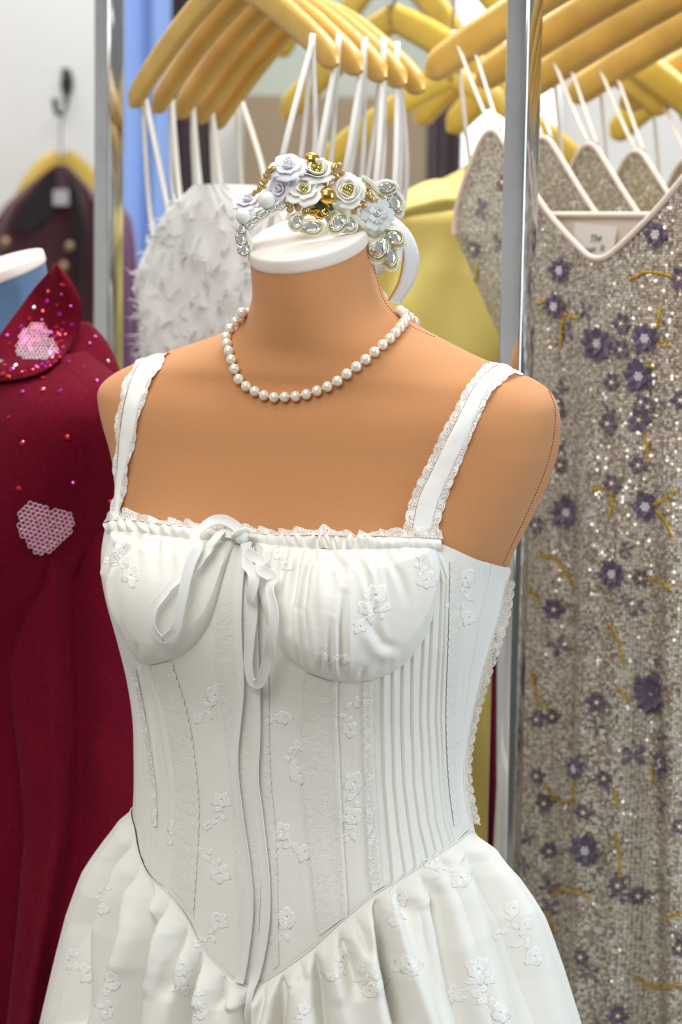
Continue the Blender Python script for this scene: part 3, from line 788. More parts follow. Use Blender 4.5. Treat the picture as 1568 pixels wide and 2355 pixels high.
# ---- ribbon tie: knot, two loops, two long tails
def ribbon(name, line, width, off, parent, n=110, sm=10, twist=None):
    q = spline(np.array(line, float), n)
    P, Nn = on_front(q, np.interp(np.linspace(0, 1, n), np.linspace(0, 1, len(off)), off) if np.ndim(off) else np.full(n, off))
    for _ in range(sm * 4):
        P[1:-1] = .5 * P[1:-1] + .25 * (P[2:] + P[:-2]); Nn[1:-1] = .5 * Nn[1:-1] + .25 * (Nn[2:] + Nn[:-2])
    Nn /= np.linalg.norm(Nn, axis=1, keepdims=True)
    if twist is not None:
        T = np.gradient(P, axis=0); T /= np.linalg.norm(T, axis=1, keepdims=True)
        a = .45 * np.interp(np.linspace(0, 1, n), np.linspace(0, 1, len(twist)), twist)
        Nn = Nn * np.cos(a)[:, None] + np.cross(T, Nn) * np.sin(a)[:, None]
    T = np.gradient(P, axis=0); T /= np.linalg.norm(T, axis=1, keepdims=True)
    S = np.cross(T, Nn); S /= np.linalg.norm(S, axis=1, keepdims=True)
    prof_ = np.array([(-1, -.45), (-1, .45), (-.86, .62), (-.78, .42), (0, .5), (.78, .42), (.86, .62), (1, .45), (1, -.45), (0, -.5)])
    w = np.interp(np.linspace(0, 1, n), np.linspace(0, 1, len(width)), width) if np.ndim(width) else np.full(n, width)
    th = .0010
    wv = 1 + .05 * (vnoise(np.arange(n) / 7, np.zeros(n), 5) - .5)
    G = P[:, None] + S[:, None] * (prof_[None, :, 0] * (w * wv)[:, None] / 2)[..., None] + Nn[:, None] * (prof_[None, :, 1] * th)[..., None]
    mb_ = MB(); mb_.grid(G, True)
    k = len(prof_); mb_.f += [tuple(range(k)), tuple((n - 1) * k + i for i in range(k))[::-1]]
    o_ = mb_.build(name, M['ribbon'], parent); es = o_.modifiers.new('crease', 'EDGE_SPLIT'); es.split_angle = math.radians(50)
    return o_
tie = empty('ribbon_tie', (0, 0, 0)); part(tie, dress)
ribbon('ribbon_tail', [(566, 1262), (555, 1330), (553, 1420), (556, 1500), (559, 1570), (548, 1680), (546, 1770), (556, 1870), (570, 1960), (580, 2060), (575, 2140), (560, 2240), (550, 2268)], .0080, .0045, tie, n=220, twist=[0, 0, .1, .3, .2, .5, .6, .7, .9, .5, .2, 0])
ribbon('ribbon_tail', [(588, 1270), (592, 1340), (593, 1420), (594, 1560), (594, 1700), (590, 1790), (603, 1900), (613, 2000), (616, 2090), (606, 2180), (588, 2260), (572, 2350)], .0082, .0040, tie, n=220, twist=[0, .1, .2, .4, .5, .4, .5, .4, .3, .2, 0])
ribbon('ribbon_loop', [(564, 1246), (548, 1242), (519, 1241), (492, 1266), (468, 1300), (442, 1324), (400, 1355), (368, 1393), (361, 1427), (374, 1456), (391, 1464), (409, 1450), (425, 1410), (438, 1355), (451, 1310), (468, 1268), (492, 1234), (519, 1217), (545, 1220), (566, 1236)], .0082, [.009, .010, .009, .009, .010, .010, .012, .014, .016, .018, .019, .015], tie, n=260, sm=6, twist=[.3, .5, .7, .6, .5, .8, 1.0, .8, .5, .5, .4, .2])
ribbon('ribbon_loop', [(580, 1262), (600, 1296), (628, 1335), (648, 1372), (652, 1420), (646, 1470), (634, 1515), (618, 1556), (598, 1560), (590, 1530), (594, 1470), (601, 1400), (598, 1340), (586, 1290), (576, 1262)], .0088, [.010, .013, .013, .012, .012, .010, .009, .011, .011], tie, n=220, sm=6, twist=[.2, .1, .0, -.3, -.5, -.3, .6, .8, .6, .4])
kp, kn = on_front([(570, 1246)], .012)
mk = MB(); R_ = frame_from(kn[0]); mk.ball(kp[0], (.0065, .0075, .0050), 20, 12, R_)
mk.tube([kp[0] + R_ @ np.array([.0068 * math.cos(a), .003 * math.sin(a * 2), .0055 * math.sin(a) ** 2 + .0005]) for a in np.linspace(-.3, PI + .3, 14)], .0030, 8, flat=.5)
mk.build('ribbon_knot', M['ribbon'], tie)

# ---- embroidered sprigs (raised silk thread)
def sprig(x, y, ang, size, leaves=3, seed=0):
    r = random.Random(seed); mb_ = MB()
    def pt(lx, ly):
        c, s = math.cos(ang), math.sin(ang)
        return (x + size * (lx * c - ly * s), y + size * (lx * s + ly * c))
    lines = []
    def petal(cx, cy, a, l, w, nth):                       # satin stitch: threads fanned out and drawn together at the tip
        for q in np.linspace(-1, 1, nth):
            lt = l * (1 - .22 * q * q) * r.uniform(.9, 1.05)
            lines.append([(cx + lt * s_ * math.cos(a) - w * q * math.sin(PI * min(1, s_ * .82)) * math.sin(a), cy + lt * s_ * math.sin(a) + w * q * math.sin(PI * min(1, s_ * .82)) * math.cos(a)) for s_ in (.06, .35, .68, 1.0)])
    np_ = r.choice((5, 5, 6))
    for k in range(np_): petal(0, 0, k * 2 * PI / np_ + r.uniform(-.25, .25), r.uniform(.24, .42), r.uniform(.10, .15), 7)
    bx2, by2 = r.uniform(-.55, .55), r.uniform(.75, 1.0)
    lines.append([(0, .1), (.1, .45), (bx2 * .6, by2 * .8), (bx2, by2)])
    for k in range(4): petal(bx2, by2, r.uniform(-.4, .4) + k * PI / 2, r.uniform(.14, .26), .07, 5)
    for k in range(leaves):
        sx = 1 if k % 2 else -1; petal(.07 + bx2 * .3 * k / leaves, .3 + .22 * k, PI / 2 - sx * r.uniform(.6, 1.3), r.uniform(.22, .38), .06, 4)
    ok = 0
    for l in lines:
        q = spline(np.array([pt(*p) for p in l], float), 6)
        P, Nn = on_front(q, .0001)
        if np.linalg.norm(np.diff(P, axis=0), axis=1).max() > .008: continue
        mb_.tube(P, .00065, 6, flat=.42, up=Nn.mean(0)); ok += 1
    if ok: mb_.build('embroidered_sprig', M['silk'], dress)
SPR = [(300, 1325, 2.6, 62), (272, 1250, .4, 40), (865, 1370, .5, 70), (840, 1400, 5.2, 46), (980, 1335, 2.9, 55), (790, 1515, 1.5, 40), (660, 1300, 2.4, 40), (805, 1680, 2.9, 55), (815, 1800, .1, 70), (815, 1880, .3, 55), (495, 1600, .6, 62), (510, 1840, .2, 55), (505, 2010, 2.8, 58), (500, 2120, .5, 55), (690, 1780, 2.6, 62), (700, 1960, 2.2, 58), (650, 1910, .6, 52), (660, 2110, .3, 60), (1070, 1330, .2, 60), (1078, 1420, 2.4, 50), (400, 1900, .3, 42), (655, 1650, 1.6, 45),
       (235, 2090, 2.9, 40), (260, 2260, .5, 66), (200, 2240, 2.2, 58), (420, 2220, .3, 55), (460, 2330, 3.0, 50), (920, 2060, .3, 62), (1060, 2020, 2.3, 72), (940, 2220, 1.2, 78), (1100, 2230, .4, 78), (1230, 2200, 2.5, 66), (1180, 2090, .2, 55), (850, 2280, 2.7, 52), (700, 2320, .4, 50), (1150, 2330, 2.4, 70), (790, 2200, .2, 48)]
for i, (x, y, a, s) in enumerate(SPR): sprig(x, y, a, s * 1.2, 3, i)
# ------------------------------------------------------------------ stitched seams of the form
def stitches(line, n, name='seam_stitching'):
    q = spline(np.array(line, float), 400); P, Nn = hitN(q[:, 0], q[:, 1], .0001)
    L = np.concatenate([[0], np.cumsum(np.linalg.norm(np.diff(P, axis=0), axis=1))])
    s = np.arange(0, L[-1], .0024); mb_ = MB()
    for a in s:
        seg = np.array([[np.interp(x_, L, P[:, k]) for k in range(3)] for x_ in (a, a + .0006, a + .0012)])
        mb_.tube(seg, .00042, 5)
    mb_.build(name, M['stitch'], form)
stitches([(864, 606), (868, 640), (876, 676), (890, 702), (914, 728), (948, 752), (1000, 776)], 60)
stitches([(1262, 900), (1274, 930), (1276, 970), (1268, 1030), (1250, 1090), (1225, 1150), (1200, 1205), (1172, 1262), (1156, 1296)], 90)

# ------------------------------------------------------------------ pearl necklace
M['pearl'] = simple('cream_pearl', (.90, .82, .68), .25, metal=.25, spec=.8, coat=.8)
M['thread'] = simple('white_thread', (.8, .76, .68), .7)
neck = empty('pearl_necklace', tuple(loc(0, .03, 1.33)), 'single strand of cream pearls around the neck of the tan form', 'necklace')
NP_ = [(563, 722), (550, 733), (538, 755), (529, 778), (530, 800), (537, 826), (545, 850), (556, 874), (572, 891), (598, 907), (626, 917), (662, 917), (699, 913), (736, 900), (773, 881), (808, 857), (841, 832), (870, 807), (896, 785), (918, 759), (934, 738), (944, 722)]
Pn, _ = hitN(np.array([p[0] for p in NP_]), np.array([p[1] for p in NP_]), .0044)
backp = np.array([near_body(loc(x, f, z), .0044) for x, f, z in ((.062, -.028, 1.362), (.040, -.05, 1.372), (0, -.058, 1.376), (-.035, -.05, 1.372), (-.056, -.03, 1.36))])
ringp = spline(np.vstack([Pn, backp]), 900, True)
for _ in range(8): ringp = .5 * ringp + .25 * (np.roll(ringp, 1, 0) + np.roll(ringp, -1, 0))
L = np.concatenate([[0], np.cumsum(np.linalg.norm(np.diff(np.vstack([ringp, ringp[:1]]), axis=0), axis=1))])
RC = np.vstack([ringp, ringp[:1]])
npearl = int(L[-1] / .0096)
MB().tube(ringp[::4], .0008, 5, closed=True).build('strand', M['thread'], neck)
pm = MB().ball((0, 0, 0), .0044, 22, 14).build('pearl', M['pearl'], None)
for i in range(npearl):
    s = L[-1] * i / npearl
    o = pm if i == 0 else pm.copy()
    if i: COL.objects.link(o)
    o.parent = neck; o.matrix_parent_inverse = parent_inv(neck)
    o.location = [np.interp(s, L, RC[:, k]) for k in range(3)]

# ------------------------------------------------------------------ floral bridal headband on the neck cap
M['satin'] = simple('white_satin', (.80, .81, .82), .35, spec=.4, sheen=.2)
M['felt'] = simple('lilac_white_felt', (.80, .77, .84), .95, sheen=.4, spec=.1, bump=(700, .5, .0006))
M['foam'] = simple('warm_white_petal', (.88, .86, .80), .55, spec=.3)
M['clearpetal'] = simple('frosted_petal', (.86, .90, .90), .3, spec=.5)
M['clearpetal'].node_tree.nodes['Principled BSDF'].inputs['Transmission Weight'].default_value = .35
M['gold'] = simple('polished_gold', (.80, .52, .12), .16, 1.0)
M['goldglit'] = simple('gold_glitter', (.58, .40, .19), .45, .7, bump=(1600, 1.0, .001))
M['antique'] = simple('antique_gold', (.60, .42, .18), .36, .85)
M['goldcord'] = simple('pale_gold_cord', (.72, .66, .30), .35, .7)
M['netpearl'] = simple('netted_pearl', (.82, .82, .76), .3, spec=.6, bump=(1500, .6, .0006))
M['crystal'] = simple('crystal_facets', (.90, .92, .93), .05, .92)
M['setting'] = simple('silver_setting', (.55, .53, .46), .25, 1.0)
M['tulle'] = simple('white_tulle', (.82, .82, .78), .6)
head = empty('bridal_headband', tuple(CAP_TOP), 'white satin headband with white roses, gold beads and crystals on the neck cap', 'headband')
BANDP = [(561, 590, -.030), (563, 550, -.034), (582, 512, -.034), (635, 482, -.032), (715, 466, -.026), (800, 468, -.016), (872, 488, -.004), (922, 528, .006), (944, 585, .014), (934, 645, .022), (906, 694, .028)]
bp_ = spline(np.array([W(*p) for p in BANDP]), 120)
wdir = np.array([.55, .82, -.12]); wdir /= np.linalg.norm(wdir)
T_ = np.gradient(bp_, axis=0); T_ /= np.linalg.norm(T_, axis=1, keepdims=True)
nd = np.cross(T_, wdir); nd /= np.linalg.norm(nd, axis=1, keepdims=True)
tb = np.linspace(0, 1, 120)
wid = .008 + .016 * sstep(0, .25, tb) - .006 * sstep(.86, 1, tb)
cs = [(-.5, 0), (-.48, .9), (-.25, 1.1), (0, 1.2), (.25, 1.1), (.48, .9), (.5, 0), (.45, -.2), (0, -.2), (-.45, -.2)]
G = np.stack([bp_ + wdir * (c_[0] * wid)[:, None] + nd * (c_[1] * .0016) * np.sign(nd[60][2]) for c_ in cs], 1)
mb = MB(); mb.grid(G, True); mb.f += [tuple(range(10)), tuple(119 * 10 + i for i in range(10))[::-1]]
mb.build('band', M['satin'], head)
ep = bp_ + wdir * (-.5 * wid)[:, None]
MB().tube(ep[60:], .0007, 5).build('band_edging', M['antique'], head)
def dY(x): return float(np.interp(x, [550, 640, 760, 920], [-.048, -.050, -.044, -.026]))
PX = 1.81 / FPX
def at(x, y, dy=0.0): return W(x, y, dY(x) + dy)
def rose(name, x, y, r, mat, face, layers, seed, squash=1.0, dy=0.0):
    r_ = random.Random(seed); R = frame_from(face); mb_ = MB(); c = at(x, y, dy); rr = r * PX
    for li, (rad, hgt, tilt, npet, wide) in enumerate(layers):
        for k in range(npet):
            a0 = k * 2 * PI / npet + li * 1.1 + r_.uniform(-.15, .15)
            nu, nv = 11, 7
            V = np.zeros((nv, nu, 3))
            for i, v in enumerate(np.linspace(0, 1, nv)):
                for j, u in enumerate(np.linspace(-1, 1, nu)):
                    a = a0 + u * wide * (.55 + .45 * math.sin(PI * min(1, v * .9 + .1)))
                    edge = 1 - .22 * abs(u) ** 3
                    rad_ = rad * (.35 + .65 * v ** .8) * (1 + tilt * v * v) + .04 * math.sin(5 * u + seed + k)* v
                    h_ = hgt * (v ** .9) * edge - .5 * tilt * v ** 3 + .05 * u * v
                    V[i, j] = (rad_ * math.cos(a), rad_ * math.sin(a) * squash, h_)
            V = V * rr
            mb_.grid(V @ R.T + c)
    o = mb_.build(name, mat, head)
    sol = o.modifiers.new('thick', 'SOLIDIFY'); sol.thickness = .0007
    return o, c, R, rr
FELT = [(.26, .62, -.25, 2, 1.9), (.48, .60, .0, 2, 1.7), (.76, .42, .22, 3, 1.3), (1.0, .16, .35, 4, 1.05)]
RAN = [(.52, .50, -.12, 2, 1.9), (.68, .52, -.10, 2, 1.8), (.86, .42, -.05, 3, 1.35), (1.02, .20, .10, 4, 1.05)]
OPEN = [(.45, .55, .1, 2, 1.3), (.8, .42, .15, 3, 1.1), (1.02, .12, .25, 4, 1.0)]
up_f = np.array([-.15, -.85, .55])
rose('felt_rose', 663, 386, 33, M['felt'], (-.1, -.7, .7), FELT, 1)
rose('felt_rose', 648, 436, 32, M['felt'], (-.5, -.75, .1), FELT, 2, dy=.003)
rose('felt_rose', 572, 464, 29, M['felt'], (-.25, -.55, .8), FELT, 3, dy=.004)
o1 = rose('ranunculus', 727, 396, 41, M['foam'], (.05, -.8, .62), RAN, 4, squash=.85)
o2 = rose('ranunculus', 701, 440, 36, M['foam'], (-.15, -.8, .65), OPEN, 5, dy=-.006)
o3 = rose('ranunculus', 798, 441, 38, M['foam'], (.15, -.95, .25), RAN, 6, squash=1.0, dy=-.004)
M['bead_green'] = simple('olive_gold_bead', (.55, .47, .12), .25, .9)
for o_, k_ in ((o1, 6), (o2, 3), (o3, 5)):
    for j in range(k_):
        a = j * 2.4; q = .12 + .05 * j
        b_ = MB().ball(o_[1] + o_[2] @ (np.array([q * math.cos(a), q * math.sin(a), .34]) * o_[3]), .0021, 12, 8)
        b_.build('stamen_bead', M['bead_green'], o_[0])
o4 = rose('frosted_flower', 867, 494, 36, M['clearpetal'], (.15, -.95, .2), [(.55, .25, .1, 5, .62), (1.0, .1, .1, 6, .56)], 8, dy=-.006)
for x, y, r in ((717, 369, 19), (752, 451, 21)):
    MB().ball(at(x, y, -.008 if y > 400 else .004), r * PX, 28, 18).build('gold_bead', M['gold'], head)
for x, y, r in ((613, 460, 20), (560, 497, 18)):
    MB().ball(at(x, y, -.006), r * PX, 24, 16).build('netted_pearl_bead', M['netpearl'], head)
BER = [(608, 416, 9), (604, 426, 8), (612, 404, 8), (623, 387, 9), (616, 394, 7), (768, 386, 9), (780, 380, 8), (774, 405, 10), (762, 398, 8), (749, 419, 12), (786, 398, 8), (672, 463, 9), (685, 476, 10), (700, 470, 9), (714, 472, 10), (723, 460, 9), (667, 482, 9), (701, 487, 8), (660, 470, 7), (819, 472, 10), (812, 487, 10), (833, 470, 9), (826, 458, 8), (844, 448, 10), (832, 450, 8), (854, 455, 9), (842, 430, 9), (838, 441, 7), (589, 440, 7), (597, 434, 7), (583, 446, 6), (728, 476, 8)]
for i, (x, y, r) in enumerate(BER):
    r_ = random.Random(i); d = np.array([r_.uniform(-1, 1), r_.uniform(-.6, .2), r_.uniform(-1, 1)])
    glit = i % 2 == 0
    mb_ = MB(); mb_.ball(at(x, y, -.004), np.array([.85, .85, 1.35 if not glit else 1.0]) * r * PX, 14, 10, frame_from(d))
    mb_.build('gilded_berry', M['goldglit'] if glit else M['antique'], head)
def leafm(x, y, l, a, name, mat):
    c = at(x, y, -.006); mb_ = MB(); V = np.zeros((7, 5, 3))
    for i, v in enumerate(np.linspace(0, 1, 7)):
        for j, u in enumerate(np.linspace(-1, 1, 5)):
            w = .34 * math.sin(PI * min(.97, v + .03)) ** .8 * (1 + .12 * math.sin(v * 22))
            lx, ly = v - .5, u * w
            V[i, j] = ((lx * math.cos(a) - ly * math.sin(a)) * l, -.0012 * (1 - u * u) - .001 * math.sin(v * 9 + u), -(lx * math.sin(a) + ly * math.cos(a)) * l)
    mb_.grid(V + c); o = mb_.build(name, mat, head); s = o.modifiers.new('thick', 'SOLIDIFY'); s.thickness = .0005
for x, y, l, a in ((736, 492, .014, .2), (748, 484, .011, -.9), (720, 488, .010, 2.9)): leafm(x, y, l, a, 'gold_leaf', M['gold'])
leafm(742, 470, .018, 2.6, 'green_leaf', simple('dark_green_leaf', (.03, .09, .05), .5))
leafm(750, 474, .014, .4, 'green_leaf', simple('dark_green_leaf', (.03, .09, .05), .5))
def crystal(x, y, rx, ry, ang, kind='oval', dy=-.007, tiltv=(0, -1, .15), cords=True):
    n = {'oval': 12, 'round': 12, 'marquise': 12, 'drop': 12, 'rect': 8}[kind]
    c = at(x, y, dy); R = frame_from(tiltv)
    def rim(s, h):
        out = []
        for k in range(n):
            t = 2 * PI * (k + .5) / n; cx, cy = math.cos(t), math.sin(t)
            if kind == 'marquise': cy *= (1 - .45 * abs(cx) ** 3)
            if kind == 'drop': cy *= .55 + .45 * (1 - cx) / 2 * 1.6
            if kind == 'rect': m_ = max(abs(cx), abs(cy)); cx, cy = cx / m_, cy / m_
            lx, ly = cx * rx * s * PX, cy * ry * s * PX
            out.append((lx * math.cos(ang) - ly * math.sin(ang), lx * math.sin(ang) + ly * math.cos(ang), h * min(rx, ry) * PX))
        return np.array(out)
    mb_ = MB(); r1, r2, r3 = rim(1, 0), rim(.82, .38), rim(.5, .62)
    r2 = (r2 + np.roll(r2, 1, 0)) / 2
    V = np.vstack([rim(1, -.4), r1, r2, r3]); V = V @ R.T + c
    F = []
    for a_, b_ in ((0, 1), (2, 3)):
        F += [(a_ * n + i, a_ * n + (i + 1) % n, b_ * n + (i + 1) % n, b_ * n + i) for i in range(n)]
    for i in range(n):
        F += [(n + i, 2 * n + (i + 1) % n, 2 * n + i), (n + i, n + (i + 1) % n, 2 * n + (i + 1) % n)]
    F.append(tuple(3 * n + i for i in range(n)))
    mb_.add(V, F); o = mb_.build('crystal', M['crystal'], head, smooth=False)
    rr = rim(1.08, -.1) @ R.T + c
    MB().tube(spline(rr, 40, True), .0009, 5, closed=True).build('setting', M['setting'], o)
    if cords:
        rr = rim(1.32, -.45) @ R.T + c
        MB().tube(spline(rr, 50, True), .0009, 6, closed=True).build('gold_cord', M['goldcord'], o)
        bd = MB(); ri, ro = spline(rim(1.42, -.5) @ R.T + c, 40, True), spline(rim(1.75, -.6) @ R.T + c, 40, True)
        for a_, b_ in zip(ri, ro): bd.tube([a_, (a_ + b_) / 2, b_], .0006, 5)
        bd.build('bead_fringe', M['tulle'], o)
for cfg in ((887, 430, 18, 11, 0, 'marquise'), (908, 466, 22, 12, -1.1, 'marquise'), (879, 455, 11, 8, .4, 'oval', -.004), (777, 512, 19, 13, .9, 'oval'), (804, 518, 11, 11, 0, 'round'),
            (872, 568, 24, 17, 1.0, 'drop'), (906, 546, 20, 14, -.6, 'marquise'), (897, 590, 21, 13, 1.75, 'oval'), (682, 510, 13, 11, 1.3, 'oval', -.004), (717, 522, 17, 11, -.05, 'rect', -.004)):
    crystal(*cfg)
for cfg in ((608, 490, 17, 6, .75, 'marquise'), (628, 478, 10, 6, .5, 'oval'), (643, 472, 12, 8, .35, 'oval'), (585, 503, 9, 6, .9, 'rect'), (555, 526, 9, 9, 0, 'round'), (554, 548, 9, 12, .1, 'rect'), (560, 573, 11, 11, .2, 'rect'), (575, 518, 8, 5, .9, 'oval'),
            (867, 490, 7, 7, 0, 'round', -.016)):
    crystal(*cfg, cords=False)
# the tulle base of the applique with its gold cord
ap = [(745, 488), (765, 478), (800, 486), (840, 500), (870, 520), (905, 520), (925, 545), (922, 600), (900, 620), (870, 600), (850, 570), (846, 545), (815, 538), (780, 534), (752, 512)]
lo = spline(np.array(ap, float), 60, True); cx_ = lo.mean(0)
V = []
for k in (1.0, .75, .5, .25, .02):
    for p in lo: V.append(at(*(cx_ + (p - cx_) * k), -.001))
mb_ = MB(); mb_.grid(np.array(V).reshape(5, 60, 3), True); o = mb_.build('tulle_applique', M['tulle'], head); s = o.modifiers.new('thick', 'SOLIDIFY'); s.thickness = .0006
for ln_ in ([(752, 478), (775, 482), (800, 495), (822, 512), (845, 535), (862, 540), (880, 530), (890, 525)], [(830, 412), (850, 424), (868, 445), (885, 448), (905, 445), (922, 470), (915, 490)], [(552, 530), (562, 540), (570, 560), (568, 582)]):
    q = spline(np.array(ln_, float), 50); P = np.array([at(*p, -.005) for p in q])
    MB().tube(P, .0009, 6).build('gold_cord', M['goldcord'], head)
    bd = MB()
    for i in range(0, 49):
        d = np.cross((P[i + 1] - P[i]), (0, 1, 0)); d /= max(np.linalg.norm(d), 1e-9)
        bd.tube([P[i], P[i] + d * .002, P[i] + d * .004], .0006, 5)
    bd.build('bead_fringe', M['tulle'], head)
# ------------------------------------------------------------------ clothes rack, hangers and the garments on it
M['chrome'] = simple('chrome', (.62, .63, .64), .09, 1.0, noise=(30, .06))
M['wood'] = simple('honey_varnished_beech', (.62, .385, .085), .38, spec=.5, noise=(26, .12), coat=.25)
M['woody'] = simple('yellow_varnished_beech', (.64, .43, .06), .4, spec=.5, noise=(26, .1), coat=.2)
M['steel'] = simple('hook_steel', (.6, .6, .6), .25, 1.0)
RD = np.array([.726, .688, 0])                   # along the rails
HD = np.array([-.688, .726, 0])                  # along a hanger, away from the camera
def post(name, p, parent, z1=2.02):
    a = math.radians(50); c, s = math.cos(a), math.sin(a)
    mb_ = MB(); mb_.box((p[0], p[1], z1 / 2 + .02), (.0245, .0245, z1), [[c, -s, 0], [s, c, 0], [0, 0, 1]], bevel=.0022)
    return mb_.build(name, M['chrome'], parent)
rack = empty('clothes_rack', (.0, .6, 0), 'chrome clothes rack with square uprights standing behind the dress form', 'clothes rack')
PR = np.array([W(1190, 700, .20)[0], .20, 0]); PL = np.array([W(250, 500, .66)[0], .66, 0])
post('upright', PR, rack); post('upright', PL, rack)
RAILZ = 1.86
PR2, PL2 = PR + RD * 1.5, PL + RD * 1.5
post('upright', PR2, rack); post('upright', PL2, rack)
def bar(name, a, b, r=.011):
    return MB().tube([a, (np.asarray(a) + b) / 2, b], r, 14).build(name, M['chrome'], rack)
Z = np.array([0, 0, 1.0])
bar('top_rail', PR + Z * 2.0, PL + Z * 2.0); bar('top_rail', PR2 + Z * 2.0, PL2 + Z * 2.0)
bar('base_rail', PR + Z * .06, PL + Z * .06); bar('base_rail', PR2 + Z * .06, PL2 + Z * .06)

def hanger(name, L_, A_, R_, mat, label, group, railz=RAILZ, hgt=.025, th=.012, bow=.010):
    """wooden hanger through left end, apex and right end (world points)"""
    L_, A_, R_ = (np.asarray(v, float) for v in (L_, A_, R_))
    e_ = empty(name, tuple(A_), label, 'hanger', group)
    mb_ = MB()
    ax = (R_ - L_); ax[2] = 0; ax /= np.linalg.norm(ax); nn = np.cross(ax, Z)
    for E_ in (L_, R_):
        m1 = A_ * .62 + E_ * .38 + Z * bow; m2 = A_ * .22 + E_ * .78 + Z * bow * .75
        p = spline([A_, m1, m2, E_], 26)
        T_ = np.gradient(p, axis=0); T_ /= np.linalg.norm(T_, axis=1, keepdims=True)
        up = Z - T_ * (T_ @ Z)[:, None]; up /= np.linalg.norm(up, axis=1, keepdims=True)
        t_ = np.linspace(0, 1, 26)
        h_ = hgt * (1.0 + .12 * np.sin(PI * t_)) * np.sqrt(np.clip(1 - ((t_ - .9) / .1).clip(0, 1) ** 2 * .96, 0, 1)); w_ = th * np.sqrt(np.clip(1 - ((t_ - .93) / .07).clip(0, 1) ** 2 * .9, 0, 1))
        c_ = .22
        sec = np.array([(-.5, -.5 + c_), (-.5, .5 - c_), (-.5 + c_ * .8, .5), (.5 - c_ * .8, .5), (.5, .5 - c_), (.5, -.5 + c_), (.5 - c_ * .8, -.5), (-.5 + c_ * .8, -.5)])
        G_ = p[:, None] + nn * (sec[None, :, 0] * w_[:, None])[..., None] + up[:, None] * (sec[None, :, 1] * h_[:, None])[..., None]
        mb_.grid(G_, True); mb_.f += [tuple(mb_.n - 208 + i for i in range(8)), tuple(mb_.n - 8 + i for i in range(8))[::-1]]
    mb_.build('wooden_arms', mat, e_)
    hk = [A_ - Z * .005, A_ + Z * (railz - A_[2] - .022)]
    c0 = A_ + Z * (railz - A_[2])
    q = [hk[0], hk[1]] + [c0 + nn * (.022 * math.sin(a)) - Z * (.022 * math.cos(a)) for a in np.linspace(.6, 4.4, 14)]
    MB().tube(np.array(q), .0018, 8).build('hook', M['steel'], e_)
    return e_
def strap_cord(pts, r, mat, parent, name='strap', flat=.35, up=None):
    return MB().tube(spline(np.array(pts, float), 16), r, 6, flat=flat, up=up if up is not None else (.3, -.9, .1)).build(name, mat, parent)
# rails the garments hang from
cA = (W(300, 245, .62) + W(775, 150, .31)) / 2
RA0 = np.array([cA[0], cA[1], 0]) - RD * .10
bar('garment_rail', RA0 + Z * RAILZ, RA0 + RD * 1.55 + Z * RAILZ, .0125)
bar('cross_bar', PR * .5 + PL * .5 + Z * 2.0 , RA0 * 1 + Z * RAILZ, .008)

# ---- white gowns on spaghetti straps
M['feather'] = simple('cream_feather_trim', (.92, .91, .86), .8, sheen=.5, bump=(220, .6, .002))
fb_ = M['feather'].node_tree.nodes['Principled BSDF']; fb_.inputs['Subsurface Weight'].default_value = .6; fb_.inputs['Subsurface Radius'].default_value = (.02, .02, .018); fb_.inputs['Subsurface Scale'].default_value = 1.0
M['white_satin_dress'] = simple('white_crepe_dress', (.82, .80, .74), .5, sheen=.1)
M['strapw'] = simple('white_strap', (.86, .845, .79), .5)
hangL, hangR, hangA = W(300, 245, .62), W(775, 150, .31), None
hangA = (hangL + hangR) / 2; hangA[2] = W(532, -52, hangA[1])[2]
GRPW = 'wooden hangers with the white strapped gowns'
WLAB = ['first wooden hanger of the row of white gowns, holding the feathery gown', 'second wooden hanger of the white gowns, behind the feathery gown', 'third wooden hanger, in the middle of the white strap gowns', 'fourth wooden hanger of the row of white strap gowns', 'rearmost wooden hanger of the row of white strap gowns']
hang = hanger('wooden_hanger', hangL, hangA, hangR, M['wood'], WLAB[0], GRPW)
OFFW = [0, .033, .066, .094, .120]
for k in range(1, 5):
    h = copy_tree(hang); h.location = Vector(hangA + RD * OFFW[k] - Z * .0045 * k); h['label'] = WLAB[k]
def gown_shell(center, wdir_, ndir, rows, thick, mat, parent, name, nu=120, rough=0.0, seed=0, fold=.006, ztop=None):
    """hanging dress body: rows = (z, half width left, half width right); an oval tube along z, folded"""
    z = np.array([r[0] for r in rows]); n = 90
    zz = np.linspace(z[0], z[-1], n); o = np.argsort(z)
    wl_, wr2 = (np.interp(zz, z[o], np.array([r[k] for r in rows])[o]) for k in (1, 2))
    u = np.linspace(0, 2 * PI, nu, endpoint=False)
    cu_, su_ = np.cos(u)[None], np.sin(u)[None]
    w = np.where(cu_ > 0, wr2[:, None], wl_[:, None])
    X = w * np.sign(cu_) * np.abs(cu_) ** .9
    D = thick * su_ * np.ones((n, 1))
    f_ = fold * np.sin(5 * u[None] + 3 * vnoise(zz[:, None] * 6, u[None] * 0, seed)) * np.clip((zz[0] - zz[:, None]) * 4, 0, 1) + rough * (vnoise(u[None] * 9, zz[:, None] * 60, seed) + .7 * vnoise(u[None] * 21, zz[:, None] * 120, seed + 1) - .85)
    P = np.array(center)[None, None] * np.array([1, 1, 0]) + wdir_ * X[..., None] + ndir * (D + f_ * su_)[..., None] + wdir_ * (f_ * cu_)[..., None]
    P[..., 2] = zz[:, None] if ztop is None else zz[:, None]
    mb_ = MB(); mb_.grid(P, True)
    return mb_.build(name, mat, parent), P
ND = -RD                                         # garments' faces, towards the camera
WD = -HD                                         # their right-hand side as seen from the camera
